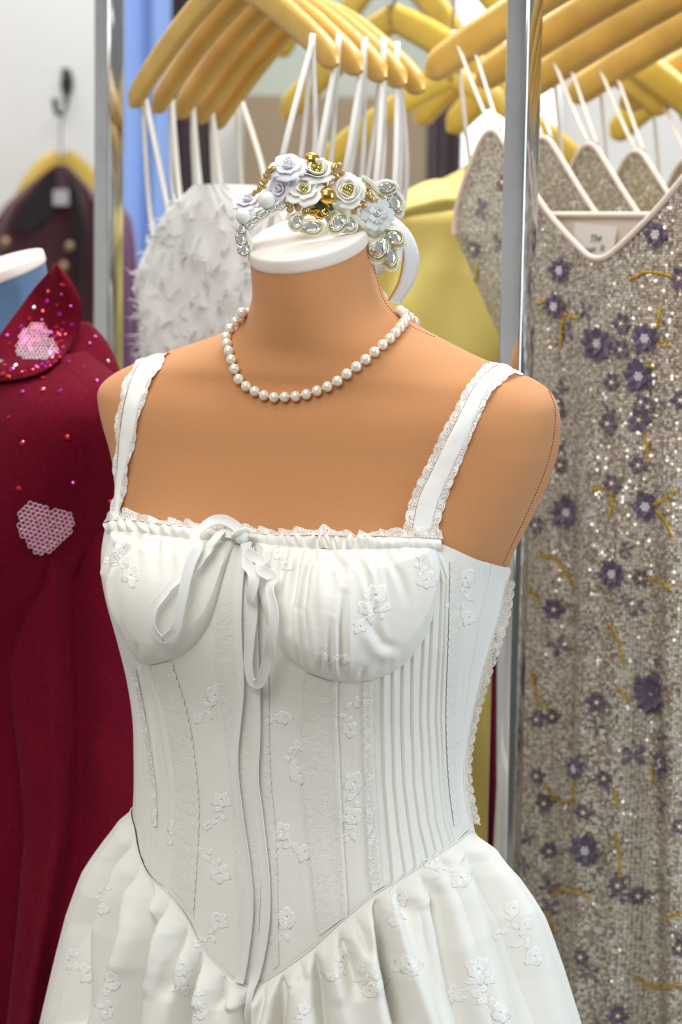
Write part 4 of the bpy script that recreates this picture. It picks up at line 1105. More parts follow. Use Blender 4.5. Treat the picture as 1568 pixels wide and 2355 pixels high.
def white_gown(k, label, feathery):
    c = hangA + RD * OFFW[k] - Z * .0045 * k
    g = empty('white_gown', (c[0], c[1], .3), label, 'dress', 'white gowns hanging on the rack')
    top = W(540, 430, c[1])[2] if feathery else W(560, 520 + 10 * k, c[1])[2]
    if feathery:
        rows = [(top + .002, .03, .03), (top - .025, .085, .10), (top - .06, .122, .14), (top - .10, .146, .155), (top - .15, .140, .15), (top - .24, .130, .14), (top - .45, .17, .17), (top - .8, .22, .22)]
        o_, P = gown_shell(c, WD, ND, rows, .030, M['feather'], g, 'feathered_bodice', 160, .007, 3)
        mb_ = MB(); r_ = random.Random(4)
        for i in range(2600):
            a = r_.randrange(160); b = int(2 + 50 * r_.random()); p = P[b, a]
            d = np.array([r_.gauss(0, 1), r_.gauss(0, 1), r_.gauss(-.3, 1)]); d /= np.linalg.norm(d)
            cc = np.array([c[0], c[1], p[2]]); od = p - cc; od /= max(np.linalg.norm(od), 1e-6)
            q = [p - od * .003, p + od * .002 + d * .005, p + od * .003 + d * .011, p + od * .001 + d * .017]
            mb_.tube(spline(q, 5), np.array([.0010, .0018, .0018, .0012, .0004]), 4, flat=.3)
        o2_ = mb_.build('feather_trim', M['feather'], g); o2_['kind'] = 'stuff'
    else:
        rows = [(top + .002, .02, .02), (top - .05, .125, .12), (top - .12, .145, .14), (top - .24, .12, .12), (top - .5, .15, .15), (top - .8, .2, .2)]
        gown_shell(c, WD, ND, rows, .010, M['white_satin_dress'], g, 'dress_body', 80, 0, 3 + k)
    return g, c, top
GL = ['cream gown with feather trimmed bodice hanging at the front of the rack', 'white strap gown hanging second, right behind the feathered gown', 'white strap gown in the middle of the white gowns', 'white strap gown fourth along the row of white gowns', 'rearmost white strap gown of the row behind the headband']
nl = [(322, 190), (390, 207), (436, 200), (480, 216), (537, 196)]
el = [[(384, 468), (346, 500)], [(416, 470), (398, 440)], [(468, 500), (452, 470)], [(522, 540), (498, 520)], [(604, 390), (560, 470)]]
nr = [(716, 100), (777, 100), (836, 108), (880, 108), (910, 118)]
er_ = [[(652, 350), (690, 372), (722, 360)], [(728, 380), (756, 410), (742, 352)], [(796, 380), (830, 420), (812, 360)], [(862, 430), (846, 400), (878, 412)], [(904, 460), (934, 430), (918, 440)]]
for k in range(5):
    g, c, top = white_gown(k, GL[k], k == 0)
    yl, yr = hangL[1] + .688 * OFFW[k], hangR[1] + .688 * OFFW[k]
    for (nx, ny), ends, Y in ((nl[k], el[k], yl), (nr[k], er_[k], yr)):
        for j, e_ in enumerate(ends):
            a = W(nx + 3, ny - 8, Y); b = W(e_[0], e_[1], Y + (-.03, .03, .012)[j])
            lowz = b.copy(); lowz[2] -= .09; lowz += (np.array([c[0], c[1], lowz[2]]) - lowz) * .25
            strap_cord([a + Z * .006, a * .97 + b * .03, b, lowz], .0032 if j == 0 else .0027, M['strapw'], g)
# hanging loops
# ---- yellow dress between the gowns
M['yellow'] = simple('pale_yellow_chiffon', (.76, .63, .18), .6, sheen=.2)
ye = empty('yellow_dress', tuple(W(1010, 900, .78) * np.array([1, 1, 0]) + Z * .6), 'pale yellow chiffon dress hanging behind the headband, beside the purple flowered gown', 'dress')
ycen = W(1030, 600, .78)
tz = W(1000, 408, .78)[2]
u = np.linspace(0, 2 * PI, 150, endpoint=False); n = 120; zz = np.linspace(0, .85, n)
hw = np.interp(zz, [0, .012, .03, .06, .12, .25, .85], [.03, .075, .11, .13, .135, .14, .2])
cu_, su_ = np.cos(u)[None], np.sin(u)[None]
f_ = .020 * np.sin(5 * u[None] + 9 * vnoise(zz[:, None] * 5, u[None], 8)) * np.clip(zz[:, None] * 9, 0, 1) + .010 * (vnoise(u[None] * 4 + zz[:, None] * 3, zz[:, None] * 9, 9) - .5)
wd = np.array([.95, -.3, 0]); ndv = np.array([-.3, -.95, 0])
P = ycen * np.array([1, 1, 0]) + wd * (hw[:, None] * np.sign(cu_) * np.abs(cu_) ** .8)[..., None] + ndv * (.055 * su_ * np.clip(.3 + zz[:, None] * 14, 0, 1) + f_ * np.sign(su_) * 1.5)[..., None]
P[..., 2] = tz - zz[:, None] + .022 * cu_ * np.exp(-zz[:, None] * 20)
MB().grid(P, True).build('dress_body', M['yellow'], ye)
# cape collar lying over the shoulder
q = np.linspace(0, 1, 40)[:, None]; w_ = np.linspace(0, 1, 24)[None]
topc = spline(np.array([W(890, 520, .70), W(912, 462, .69), W(945, 432, .68), W(1000, 412, .68), W(1062, 420, .70), W(1120, 440, .74)]), 40)
lowc = spline(np.array([W(893, 560, .66), W(915, 512, .65), W(945, 498, .64), W(1000, 490, .64), W(1062, 482, .66), W(1120, 500, .72)]), 40)
G_ = topc[:, None] * (1 - w_[..., None]) + lowc[:, None] * w_[..., None] + ndv * (.022 * np.sin(PI * w_) + .006 * np.sin(w_ * 9 + q * 4) * w_)[..., None]
o = mesh_obj('cape_collar', G_.reshape(-1, 3), grid_faces(40, 24), M['yellow'], ye); s = o.modifiers.new('thick', 'SOLIDIFY'); s.thickness = .002
hanger('wooden_hanger', ycen + np.array([-.17, .05, tz - ycen[2] - .0]), ycen + Z * (tz - ycen[2] + .12), ycen + np.array([.17, -.05, tz - ycen[2]]), M['woody'], 'yellow wooden hanger inside the pale yellow dress', 'yellow hangers on the far rail')
# ------------------------------------------------------------------ sequinned gowns with purple flowers
def sequin_mat():
    m, nt, b = new_mat('champagne_sequins'); L = nt.links
    uvn = N(nt, 'UVMap')                                            # millimetres
    v = N(nt, 'TexVoronoi', feature='F1'); v.inputs['Scale'].default_value = .33; v.inputs['Randomness'].default_value = .42
    L.new(uvn.outputs[0], v.inputs['Vector'])
    sub = N(nt, 'VectorMath', operation='SUBTRACT'); L.new(v.outputs['Color'], sub.inputs[0]); sub.inputs[1].default_value = (.5, .5, .5)
    sc = N(nt, 'VectorMath', operation='SCALE'); sc.inputs['Scale'].default_value = .80; L.new(sub.outputs[0], sc.inputs[0])
    geo = N(nt, 'NewGeometry')
    add = N(nt, 'VectorMath', operation='ADD'); L.new(geo.outputs['Normal'], add.inputs[0]); L.new(sc.outputs[0], add.inputs[1])
    nrm = N(nt, 'VectorMath', operation='NORMALIZE'); L.new(add.outputs[0], nrm.inputs[0]); L.new(nrm.outputs[0], b.inputs['Normal'])
    ramp = N(nt, 'ValToRGB'); e_ = ramp.color_ramp.elements
    e_[0].position = 0; e_[0].color = (.50, .43, .33, 1); e_[1].position = 1; e_[1].color = (.92, .90, .86, 1)
    e2 = e_.new(.45); e2.color = (.74, .66, .54, 1); e3 = e_.new(.75); e3.color = (.85, .80, .71, 1)
    sxy = N(nt, 'SeparateXYZ'); L.new(v.outputs['Color'], sxy.inputs[0]); L.new(sxy.outputs['X'], ramp.inputs[0])
    # dark thread gap and the hole in the middle of each sequin
    ring = N(nt, 'ValToRGB'); r_ = ring.color_ramp.elements
    r_[0].position = .0; r_[0].color = (.35, .35, .35, 1); r_[1].position = .62; r_[1].color = (.30, .28, .25, 1)
    a = r_.new(.12); a.color = (1, 1, 1, 1); a = r_.new(.46); a.color = (1, 1, 1, 1)
    L.new(v.outputs['Distance'], ring.inputs[0])
    mul = N(nt, 'Mix', data_type='RGBA', blend_type='MULTIPLY'); mul.inputs[0].default_value = 1
    L.new(ramp.outputs[0], mul.inputs[6]); L.new(ring.outputs[0], mul.inputs[7])
    # sprays of flat violet sequins
    v2 = N(nt, 'TexVoronoi', feature='F1'); v2.inputs['Scale'].default_value = .030; v2.inputs['Randomness'].default_value = .9
    L.new(uvn.outputs[0], v2.inputs['Vector'])
    s2 = N(nt, 'VectorMath', operation='SUBTRACT'); L.new(uvn.outputs[0], s2.inputs[0]); L.new(v2.outputs['Position'], s2.inputs[1])
    s3 = N(nt, 'SeparateXYZ'); L.new(s2.outputs[0], s3.inputs[0])
    ln = N(nt, 'VectorMath', operation='LENGTH'); L.new(s2.outputs[0], ln.inputs[0])
    ang = math_n(nt, 'ARCTAN2', s3.outputs['Y'], s3.outputs['X'])
    c2 = N(nt, 'SeparateXYZ'); L.new(v2.outputs['Color'], c2.inputs[0])
    ph = math_n(nt, 'MULTIPLY', c2.outputs['Y'], 6.28)
    pet = math_n(nt, 'MULTIPLY', math_n(nt, 'ADD', math_n(nt, 'ABSOLUTE', math_n(nt, 'SINE', math_n(nt, 'ADD', math_n(nt, 'MULTIPLY', ang, 2.0), ph))), .15), math_n(nt, 'MULTIPLY', math_n(nt, 'ADD', c2.outputs['X'], .15), 11.0))
    nz = N(nt, 'TexNoise'); nz.inputs['Scale'].default_value = .55; nz.inputs['Detail'].default_value = 2; L.new(uvn.outputs[0], nz.inputs['Vector'])
    d = math_n(nt, 'ADD', math_n(nt, 'SUBTRACT', pet, ln.outputs['Value']), math_n(nt, 'MULTIPLY', math_n(nt, 'SUBTRACT', nz.outputs['Fac'], .5), 5.0))
    mr = N(nt, 'MapRange'); mr.inputs['From Min'].default_value = -.4; mr.inputs['From Max'].default_value = 1.6; L.new(d, mr.inputs['Value'])
    mx = N(nt, 'Mix', data_type='RGBA'); L.new(math_n(nt, 'MULTIPLY', mr.outputs[0], .82), mx.inputs[0])
    L.new(mul.outputs[2], mx.inputs[6]); mx.inputs[7].default_value = (.15, .115, .185, 1)
    L.new(mx.outputs[2], b.inputs['Base Color'])
    b.inputs['Metallic'].default_value = .42; b.inputs['Roughness'].default_value = .22
    return m
M['sequin'] = sequin_mat()
M['peach'] = simple('pale_peach_lining', (.86, .74, .64), .6, sheen=.1)
M['violet'] = simple('violet_organza', (.125, .088, .150), .55, sheen=.4, noise=(60, .3))
M['goldbead'] = simple('gold_seed_bead', (.70, .47, .07), .25, .85)
M['pearlw'] = simple('white_seed_pearl', (.85, .84, .83), .2, spec=.6, coat=.5)
GC = W(1370, 595, .36); GC[2] = 0
gown = empty('sequin_gown', (GC[0], GC[1], .3), 'front champagne sequin gown with purple flowers and a peach bound V neck', 'dress', 'sequin gowns with purple flowers')
GW = WD                                             # to the right as seen, nearer the camera
GN = -RD
def gx(px, py, push=0.0):
    """point on the plane of the gown under a photo pixel, pushed towards the camera side"""
    d = ray(px, py); t_ = ((GC + GN * push - CAM) @ GN) / (d @ GN)
    return CAM + d * t_
BUL, SC0, HW0 = .040, .0, .13
def gs(px, py):
    p = gx(px, py)
    for _ in range(12):
        s_ = (p - GC) @ GW; p = gx(px, py, BUL * (1 - min(1, abs((s_ - SC0) / HW0)) ** 3))
    return (p - GC) @ GW, p[2]
for _ in range(4):
    s0_, s1_ = gs(1046, 540)[0], gs(1374, 596)[0]; SC0 = s1_; HW0 = max(.05, s1_ - s0_)
TOPL = [(1046, 540), (1049, 500), (1062, 440), (1084, 380), (1104, 330), (1120, 306), (1132, 300), (1146, 306), (1168, 340), (1222, 430), (1260, 487), (1300, 535), (1335, 573), (1356, 590), (1374, 595)]
SL = np.array([gs(*p) for p in TOPL])
SL[:, 0] = np.maximum.accumulate(SL[:, 0] + np.arange(len(SL)) * 1e-6)
cs_ = SL[-1, 0] + .001
full = np.vstack([SL, np.stack([2 * cs_ - SL[::-1, 0], SL[::-1, 1]], 1)])
full[:, 0] = np.maximum.accumulate(full[:, 0] + np.arange(len(full)) * 1e-6)
ns, nr_ = 420, 380
dense = spline(np.column_stack([full, np.zeros(len(full))]), ns)
s_top, z_top = dense[:, 0], dense[:, 1]
smin, smax = s_top[0], s_top[-1]; scen = (smin + smax) / 2; halfw = (smax - smin) / 2
EDG = [(1046, 540), (1058, 590), (1072, 650), (1092, 720), (1130, 830), (1150, 940), (1146, 1150), (1135, 1400), (1120, 1700), (1104, 2000), (1090, 2355)]
EZ = np.array([gs(*p) for p in EDG]); zb_ = .32
tq = np.linspace(0, 1, nr_)[:, None] ** 1.0
Zg = z_top[None] * (1 - tq) + zb_ * tq
sn_ = (s_top - scen) / halfw                              # -1..1
edge = np.interp(-Zg, -EZ[:, 1], EZ[:, 0]); hwz = (scen - edge)
hwz = np.where(Zg > EZ[0, 1], halfw, hwz)
Sg = scen + sn_[None] * hwz
bul = BUL * (1 - np.clip(np.abs(sn_[None]), 0, 1) ** 3.0)
down = np.clip((EZ[0, 1] - Zg) * 1.2, 0, 1)
wav = (.018 * np.sin(sn_[None] * 8.2 + .9 + 1.1 * (Zg - 1.2)) + .008 * np.sin(sn_[None] * 17 + 2 * Zg)) * down * (1 - np.abs(sn_[None]) ** 4)
Pg = GC[None, None] + GW * Sg[..., None] + GN * (bul + wav)[..., None]; Pg[..., 2] = Zg
uvg = np.stack([Sg * 1000, Zg * 1000], -1)
gf = mesh_obj('gown_front', Pg.reshape(-1, 3), grid_faces(nr_, ns), M['sequin'], gown, uv=uvg.reshape(-1, 2))
G_BVH = BVHTree.FromPolygons([Vector(p) for p in Pg.reshape(-1, 3)], [tuple(f) for f in grid_faces(nr_, ns).tolist()])
# back panel and its peach lining
zbk = gs(1360, 492)[1]
s_b = np.linspace(smin, smax, 90); snb = (s_b - scen) / halfw
zt_b = zbk + (z_top.max() - zbk) * np.exp(-((np.abs(snb) - .74) / .10) ** 2) * .55 + np.where(np.abs(snb) > .8, (SL[0, 1] - zbk) * sstep(.8, 1, np.abs(snb)), 0)
tb_ = np.linspace(0, 1, 70)[:, None]
Zb_ = zt_b[None] * (1 - tb_) + zb_ * tb_
edgb = np.interp(-Zb_, -EZ[:, 1], EZ[:, 0]); hwb = np.where(Zb_ > EZ[0, 1], halfw, scen - edgb)
Pb = GC[None, None] + GW * (scen + snb[None] * hwb)[..., None] - GN * (.020 * (1 - np.abs(snb[None]) ** 3))[..., None]; Pb[..., 2] = Zb_
mesh_obj('gown_back', (Pb - GN * .003).reshape(-1, 3), grid_faces(70, 90), M['sequin'], gown, uv=np.stack([np.broadcast_to(s_b, Zb_.shape) * 1000, Zb_ * 1000], -1).reshape(-1, 2))
mesh_obj('lining', Pb.reshape(-1, 3), grid_faces(70, 90), M['peach'], gown)
MB().tube(Pg[0] + GN * .001, .0032, 8).build('neck_binding', M['peach'], gown)
MB().tube(Pb[0][18:72] + GN * .002, .0034, 8).build('back_binding', M['peach'], gown)
# sewn-in label
def plane_pt(px, py, push): return gx(px, py, push)
lb = [(1322, 512), (1418, 522), (1412, 566), (1384, 592), (1350, 590), (1318, 560)]
LP = np.array([gx(*p, -.012) for p in lb])
lab = MB(); lab.add(np.vstack([LP, LP - GN * .0006]), [(0, 1, 2, 3, 4, 5), tuple(range(6, 12))[::-1]] + [(i, 6 + i, 6 + (i + 1) % 6, (i + 1) % 6) for i in range(6)])
lab_o = lab.build('sewn_label', simple('white_label_cloth', (.88, .84, .78), .7), gown, smooth=False)
def script_text(txt, px, py, size, shear, parent, rotd=0.0):
    cu = bpy.data.curves.new('lettering', 'FONT'); cu.body = txt; cu.size = size; cu.shear = shear; cu.extrude = .00012; cu.align_x = 'CENTER'; cu.offset = -.00004
    o_ = bpy.data.objects.new('lettering', cu); COL.objects.link(o_)
    dg = bpy.context.evaluated_depsgraph_get(); me = bpy.data.meshes.new_from_object(o_.evaluated_get(dg)); bpy.data.objects.remove(o_)
    o_ = bpy.data.objects.new('label_lettering', me); COL.objects.link(o_)
    me.materials.clear(); me.materials.append(simple('grey_ink', (.10, .11, .10), .7))
    X = GW; Y_ = Z; R = Matrix(((X[0], 0, GN[0], 0), (X[1], 0, GN[1], 0), (X[2], 1, GN[2], 0), (0, 0, 0, 1)))
    o_.matrix_world = Matrix.Translation(Vector(gx(px, py, -.0112))) @ R @ Matrix.Rotation(rotd, 4, 'Z')
    mw = o_.matrix_world.copy(); me.transform(mw); o_.matrix_world = Matrix.Identity(4)
    part(o_, parent)
script_text('The', 1367, 556, .0105, .55, lab_o, .12)
script_text('tage  St', 1366, 578, .0085, .55, lab_o, .08)
# flowers
def flower(px, py, r, npet, npearl, seed):
    d = ray(px, py); h = G_BVH.ray_cast(Vector(CAM), Vector(d))
    if h[0] is None: return
    r_ = random.Random(seed); c = np.array(h[0]); n = np.array(h[1]); n *= -np.sign(n @ d); R = frame_from(n)
    sc_ = r * (2.1 / FPX) * .95; mb_ = MB()
    for ring_, (k0, np_, tl) in enumerate(((1.0, npet, .18), (.66, max(4, npet - 2), .45)) if r > 32 else ((1.0, npet, .3),)):
        for k in range(np_):
            a = 2 * PI * k / np_ + ring_ * .5 + r_.uniform(-.18, .18); V = np.zeros((6, 5, 3))
            kk = k0 * r_.uniform(.85, 1.1); tw = r_.uniform(-.3, .3)
            for i, v in enumerate(np.linspace(.08, 1, 6)):
                for j, u_ in enumerate(np.linspace(-1, 1, 5)):
                    w_ = .36 * math.sin(PI * (.12 + .80 * v)) ** .7
                    lx = v * kk * (1 - .10 * u_ * u_ * v); ly = u_ * w_ * kk
                    V[i, j] = (lx * math.cos(a) - ly * math.sin(a), lx * math.sin(a) + ly * math.cos(a), tl * v * v * .7 + .10 * (1 - u_ * u_) + tw * u_ * v * .25 + .08)
            mb_.grid(V * sc_ @ R.T + c)
    o_ = mb_.build('flower_applique', M['violet'], gown)
    mp = MB(); pr = (.0017 if npearl > 2 else .0021)
    for k in range(npearl):
        rr = 0 if k == 0 else pr * 2.0 * (1 if k < 7 else 1.8); a = k * 1.05
        mp.ball(c + R @ np.array([rr * math.cos(a), rr * math.sin(a), .0028]), pr, 10, 7)
    mp.build('pearl_centre', M['pearlw'], o_)
    if npearl <= 2:
        mg = MB()
        for k in range(5):
            a = 1.26 * k; mg.ball(c + R @ np.array([.0036 * math.cos(a), .0036 * math.sin(a), .002]), .0011, 8, 6)
        mg.build('gold_stamens', M['goldbead'], o_)
FLW = [(1376, 790, 46), (1430, 805, 28), (1485, 778, 38), (1432, 745, 28), (1470, 865, 44), (1410, 880, 26), (1277, 705, 36), (1290, 622, 36), (1510, 540, 34), (1092, 572, 28), (1400, 975, 30), (1470, 965, 32), (1492, 935, 22), (1468, 1070, 26), (1410, 1112, 28), (1305, 1178, 46), (1485, 1165, 36), (1235, 1208, 28), (1410, 1320, 40), (1473, 1330, 24), (1275, 1402, 32), (1500, 1595, 60), (1374, 1615, 28), (1238, 1655, 28), (1270, 1648, 22), (1325, 1768, 36), (1237, 1785, 24), (1392, 1790, 24), (1524, 1755, 42), (1252, 1847, 28), (1342, 1868, 24), (1346, 1955, 44), (1263, 1957, 26), (1420, 2036, 26), (1466, 2060, 26), (1335, 2200, 22), (1420, 2335, 28), (1287, 940, 24), (1290, 1070, 20), (1262, 455, 28), (1565, 640, 30), (1566, 920, 26), (1562, 1900, 24), (1160, 420, 24), (1425, 1690, 0), (1560, 2180, 22)]
for i, (x, y, r) in enumerate(FLW):
    if r: flower(x, y, r, 6 if r < 34 else (8 if r < 55 else 11), 1 if r < 33 else (7 if r < 55 else 11), i)
SPG = [[(1215, 705), (1240, 697), (1262, 690)], [(1293, 720), (1291, 760), (1288, 800)], [(1298, 722), (1312, 730), (1328, 732)], [(1518, 708), (1512, 740), (1505, 770)], [(1505, 780), (1520, 785), (1537, 795)], [(1448, 642), (1490, 626), (1548, 636)], [(1478, 850), (1490, 843), (1502, 846)], [(1470, 980), (1486, 1012), (1488, 1062)], [(1360, 1126), (1378, 1124), (1395, 1120)], [(1406, 1126), (1404, 1160), (1398, 1190)], [(1505, 1160), (1528, 1148), (1552, 1128)], [(1510, 1175), (1528, 1198), (1546, 1228)], [(1240, 1275), (1282, 1292), (1318, 1346)], [(1380, 1308), (1386, 1320), (1396, 1332)], [(1485, 1332), (1512, 1334), (1540, 1356)], [(1208, 1352), (1224, 1366), (1240, 1386)], [(1400, 1436), (1424, 1478), (1432, 1522)], [(1222, 1540), (1230, 1590), (1236, 1632)], [(1248, 1615), (1262, 1636)], [(1420, 1580), (1434, 1600), (1452, 1612)], [(1254, 1805), (1278, 1838), (1326, 1850)], [(1317, 1835), (1318, 1790)], [(1412, 1812), (1420, 1850)], [(1416, 1918), (1424, 1970), (1426, 2030)], [(1270, 2056), (1312, 2046), (1356, 2066)], [(1465, 2250), (1500, 2270), (1562, 2266)], [(1532, 2112), (1566, 2100)], [(1500, 1762), (1497, 1802)], [(1256, 2098), (1270, 2136)], [(1098, 605), (1090, 650)], [(1152, 405), (1140, 430)]]
for ln_ in SPG:
    mb_ = MB(); q = spline(np.array(ln_, float), max(6, int(np.hypot(*(np.array(ln_[-1]) - ln_[0])) / 4.2)))
    r_ = random.Random(int(ln_[0][0]))
    for x, y in q:
        d = ray(x + r_.uniform(-2.5, 2.5), y); h = G_BVH.ray_cast(Vector(CAM), Vector(d))
        if h[0] is None: continue
        mb_.ball(np.array(h[0]) - d * .0012, np.array([.0014, .0014, .0021]), 8, 6)
    if mb_.n: mb_.build('gold_bead_sprig', M['goldbead'], gown)
# straps and hanger of the front gown, then three copies behind it
M['strapp'] = simple('peach_strap', (.85, .76, .66), .5)
gL, gA_, gR = gx(978, 172), None, None
mid = GC + GW * (scen)
half = (mid - gL) @ GW
gR = gL + GW * 2 * half
gA_ = mid + GN * 0; gA_[2] = gx(1372, -118)[2]
nt1 = gx(1042, 84, 0); 
pkL = Pg[0][int(np.argmax(z_top[:ns // 2]))]; pkR = Pg[0][ns // 2 + int(np.argmax(z_top[ns // 2:]))]
bkL = gx(1083, 400, -.03)
ntR = nt1 + GW * 2 * ((mid - nt1) @ GW)
bkR = bkL + GW * 2 * ((mid - bkL) @ GW)
for a, b in ((nt1, pkL), (ntR, pkR), (nt1 + GW * .003, bkL), (ntR, bkR)):
    strap_cord([a + Z * .006, a + (b - a) * .5, b], .0026, M['strapp'], gown, flat=.6)
# shoulder straps from peak inside (second pair of cords)
strap_cord([gx(1090, 110), gx(1130, 240, .02), gx(1150, 300, .03)], .0024, M['strapp'], gown, flat=.6)
PLAB = ['wooden hanger holding the front sequin gown, its tip furthest left of its row', 'second wooden hanger of the sequin gowns, its tip just left of the upright', 'third wooden hanger of the sequin gowns, its tip hidden behind the upright', 'fourth wooden hanger of the row of sequin gowns', 'last wooden hanger of the row of sequin gowns']
gh = hanger('wooden_hanger', gL, gA_, gR, M['wood'], PLAB[0], 'wooden hangers with the sequin gowns', hgt=.034, bow=.006)
SLB = ['sequin gown hanging second, its peach edged strap peak right of the upright', 'sequin gown hanging third behind the front one', 'sequin gown hanging fourth, showing a small strap peak', 'rearmost sequin gown on the rail']
GOFF = [.080, .155, .235, .33]
def copy_shallow(o, parent=None):
    c = o.copy(); COL.objects.link(c)
    if parent is not None:
        inv = o.matrix_parent_inverse.copy(); c.parent = parent; c.matrix_parent_inverse = inv
    for ch in list(o.children):
        if ch.name.split('.')[0] in ('gold_bead_sprig', 'sewn_label', 'label_lettering') : continue
        if ch.name.startswith('flower_applique') and int((ch.name.split('.') + ['0'])[1] or 0) not in (0, 2, 4, 6, 7, 8, 9, 35, 38, 39): continue
        copy_shallow(ch, c)
    return c
gh0 = gh.location.copy(); g0 = gown.location.copy()
for k in range(4):
    dlt = Vector(RD * GOFF[k] - Z * .004 * (k + 1))
    h = copy_tree(gh); h.location = gh0 + dlt; h['label'] = PLAB[k + 1]
    c = copy_shallow(gown); c.location = g0 + dlt; c['label'] = SLB[k]
RB0 = np.array([gA_[0], gA_[1], 0]) - RD * .12
bar('garment_rail', RB0 + Z * RAILZ, RB0 + RD * 1.5 + Z * RAILZ, .0125)
# ---- hangers on the far rail
FR_ = [(650, 268, 1.05), (955, 280, 1.0), (1030, 300, .95), (1405, 316, 1.0)]
YL = ['yellow wooden hanger on the far rail, its tip above the roses of the headband', 'yellow wooden hanger on the far rail, its tip left of the right upright', 'yellow wooden hanger on the far rail, close behind the upright', 'yellow wooden hanger on the far rail, behind the last sequin gowns']
h0 = None
for k, (x, y, Y) in enumerate(FR_):
    Lp = W(x, y, Y); A = Lp - HD * .205 + Z * .115; Rp = Lp - HD * .41
    if h0 is None:
        h0 = hanger('wooden_hanger', Lp, A, Rp, M['woody'], YL[0], 'yellow hangers on the far rail', hgt=.034); a0 = A
    else:
        c = copy_tree(h0); c.location = Vector(A); c['label'] = YL[k]
for k, (x, y, Y, xr, yr, lab_) in enumerate([(1055, 92, 1.05, 780, -150, 'yellow wooden hanger on the far rail, its arm coming down towards the upright'), (1180, 60, 1.2, 905, -180, 'yellow wooden hanger on the far rail, crossing above the yellow dress'), (1500, 190, 1.2, 1230, -40, 'yellow wooden hanger on the far rail, crossing behind the sequin gowns'), (1620, 150, 1.3, 1350, -60, 'rearmost yellow wooden hanger on the far rail')]):
    Rp = W(x, y, Y); A = W(xr + 60, yr, Y + .14); Lp = 2 * A - Rp; Lp[2] = Rp[2]
    hanger('wooden_hanger', Lp, A, Rp, M['woody'], lab_, 'yellow hangers on the far rail', hgt=.036)
bar('garment_rail', a0 * np.array([1, 1, 0]) - RD * .4 + Z * RAILZ, a0 * np.array([1, 1, 0]) + RD * 1.0 + Z * RAILZ, .0125)
# ------------------------------------------------------------------ second dress form with the red jacket
M['blue_form'] = simple('slate_blue_jersey', (.085, .155, .27), .85, sheen=.2, spec=.15, noise=(900, .08))
M['wool'] = simple('crimson_wool', (.13, .002, .013), .9, sheen=.07, spec=.1, noise=(260, .22), bump=(900, .35, .0008))
M['wool'].node_tree.nodes['Principled BSDF'].inputs['Sheen Tint'].default_value = (.9, .25, .35, 1)
YAW2 = math.radians(60)
D2 = YAW2 - YAW
def rot2(P):
    c, s = math.cos(-D2), math.sin(-D2); P = np.asarray(P, float) - np.array([FX0, 0, 0]); Q = P.copy()
    Q[..., 0] = c * P[..., 0] - s * P[..., 1]; Q[..., 1] = s * P[..., 0] + c * P[..., 1]
    return Q
CAPR = CAPG.reshape(-1, 3)
T2 = np.array([-.40, .34, 0.0])
for _ in range(30):
    q = proj(rot2(CAPR) + T2); k = q[:, 0].argmax()
    T2[0] += (106 - q[k, 0]) / 2350; T2[2] -= (597 - q[k, 1]) / 2350
form2 = empty('dress_form', tuple(np.array([T2[0], T2[1], 0])), 'blue dress form with a cream neck cap wearing the crimson jacket', 'mannequin')
def tr2(P): return rot2(P) + T2
mesh_obj('body', tr2(Vb), Fl, M['blue_form'], form2)
mb = MB(); mb.grid(tr2(CAPG), True); mb.build('neck_cap', M['cap'], form2)
mb = MB(); mb.tube([(T2[0], T2[1], .03), (T2[0], T2[1], .62)], .016, 16); mb.build('stand_pole', bpy.data.materials['stand_steel'], form2)
mb = MB(); mb.ball((T2[0], T2[1], .015), (.19, .19, .015), 40, 8); mb.build('stand_base', bpy.data.materials['stand_base_black'], form2)
B2 = tr2(BODY)
N2 = rot2(BNORM + np.array([FX0, 0, 0]))
jacket = empty('jacket', (T2[0], T2[1], .55), 'crimson wool jacket with sequin hearts and red rhinestones on the blue form', 'jacket')
# torso shell: the form's surface pushed out, open at the neck
rows = np.arange(0, len(ZR)); zmax = 1.345
sel = rows[ZR < zmax][::2]
offs = .012 + .006 * (vnoise(np.arange(NU)[None] / 25, ZR[sel][:, None] * 9, 61) - .5) - .006 * sstep(1.18, 1.05, ZR[sel])[:, None]
TS = B2[sel] + N2[sel] * offs[..., None]
mesh_obj('jacket_body', TS.reshape(-1, 3), grid_faces(len(sel), NU, True), M['wool'], jacket)
J_BVH = BVHTree.FromPolygons([Vector(p) for p in TS.reshape(-1, 3)], [tuple(f) for f in grid_faces(len(sel), NU, True).tolist()])
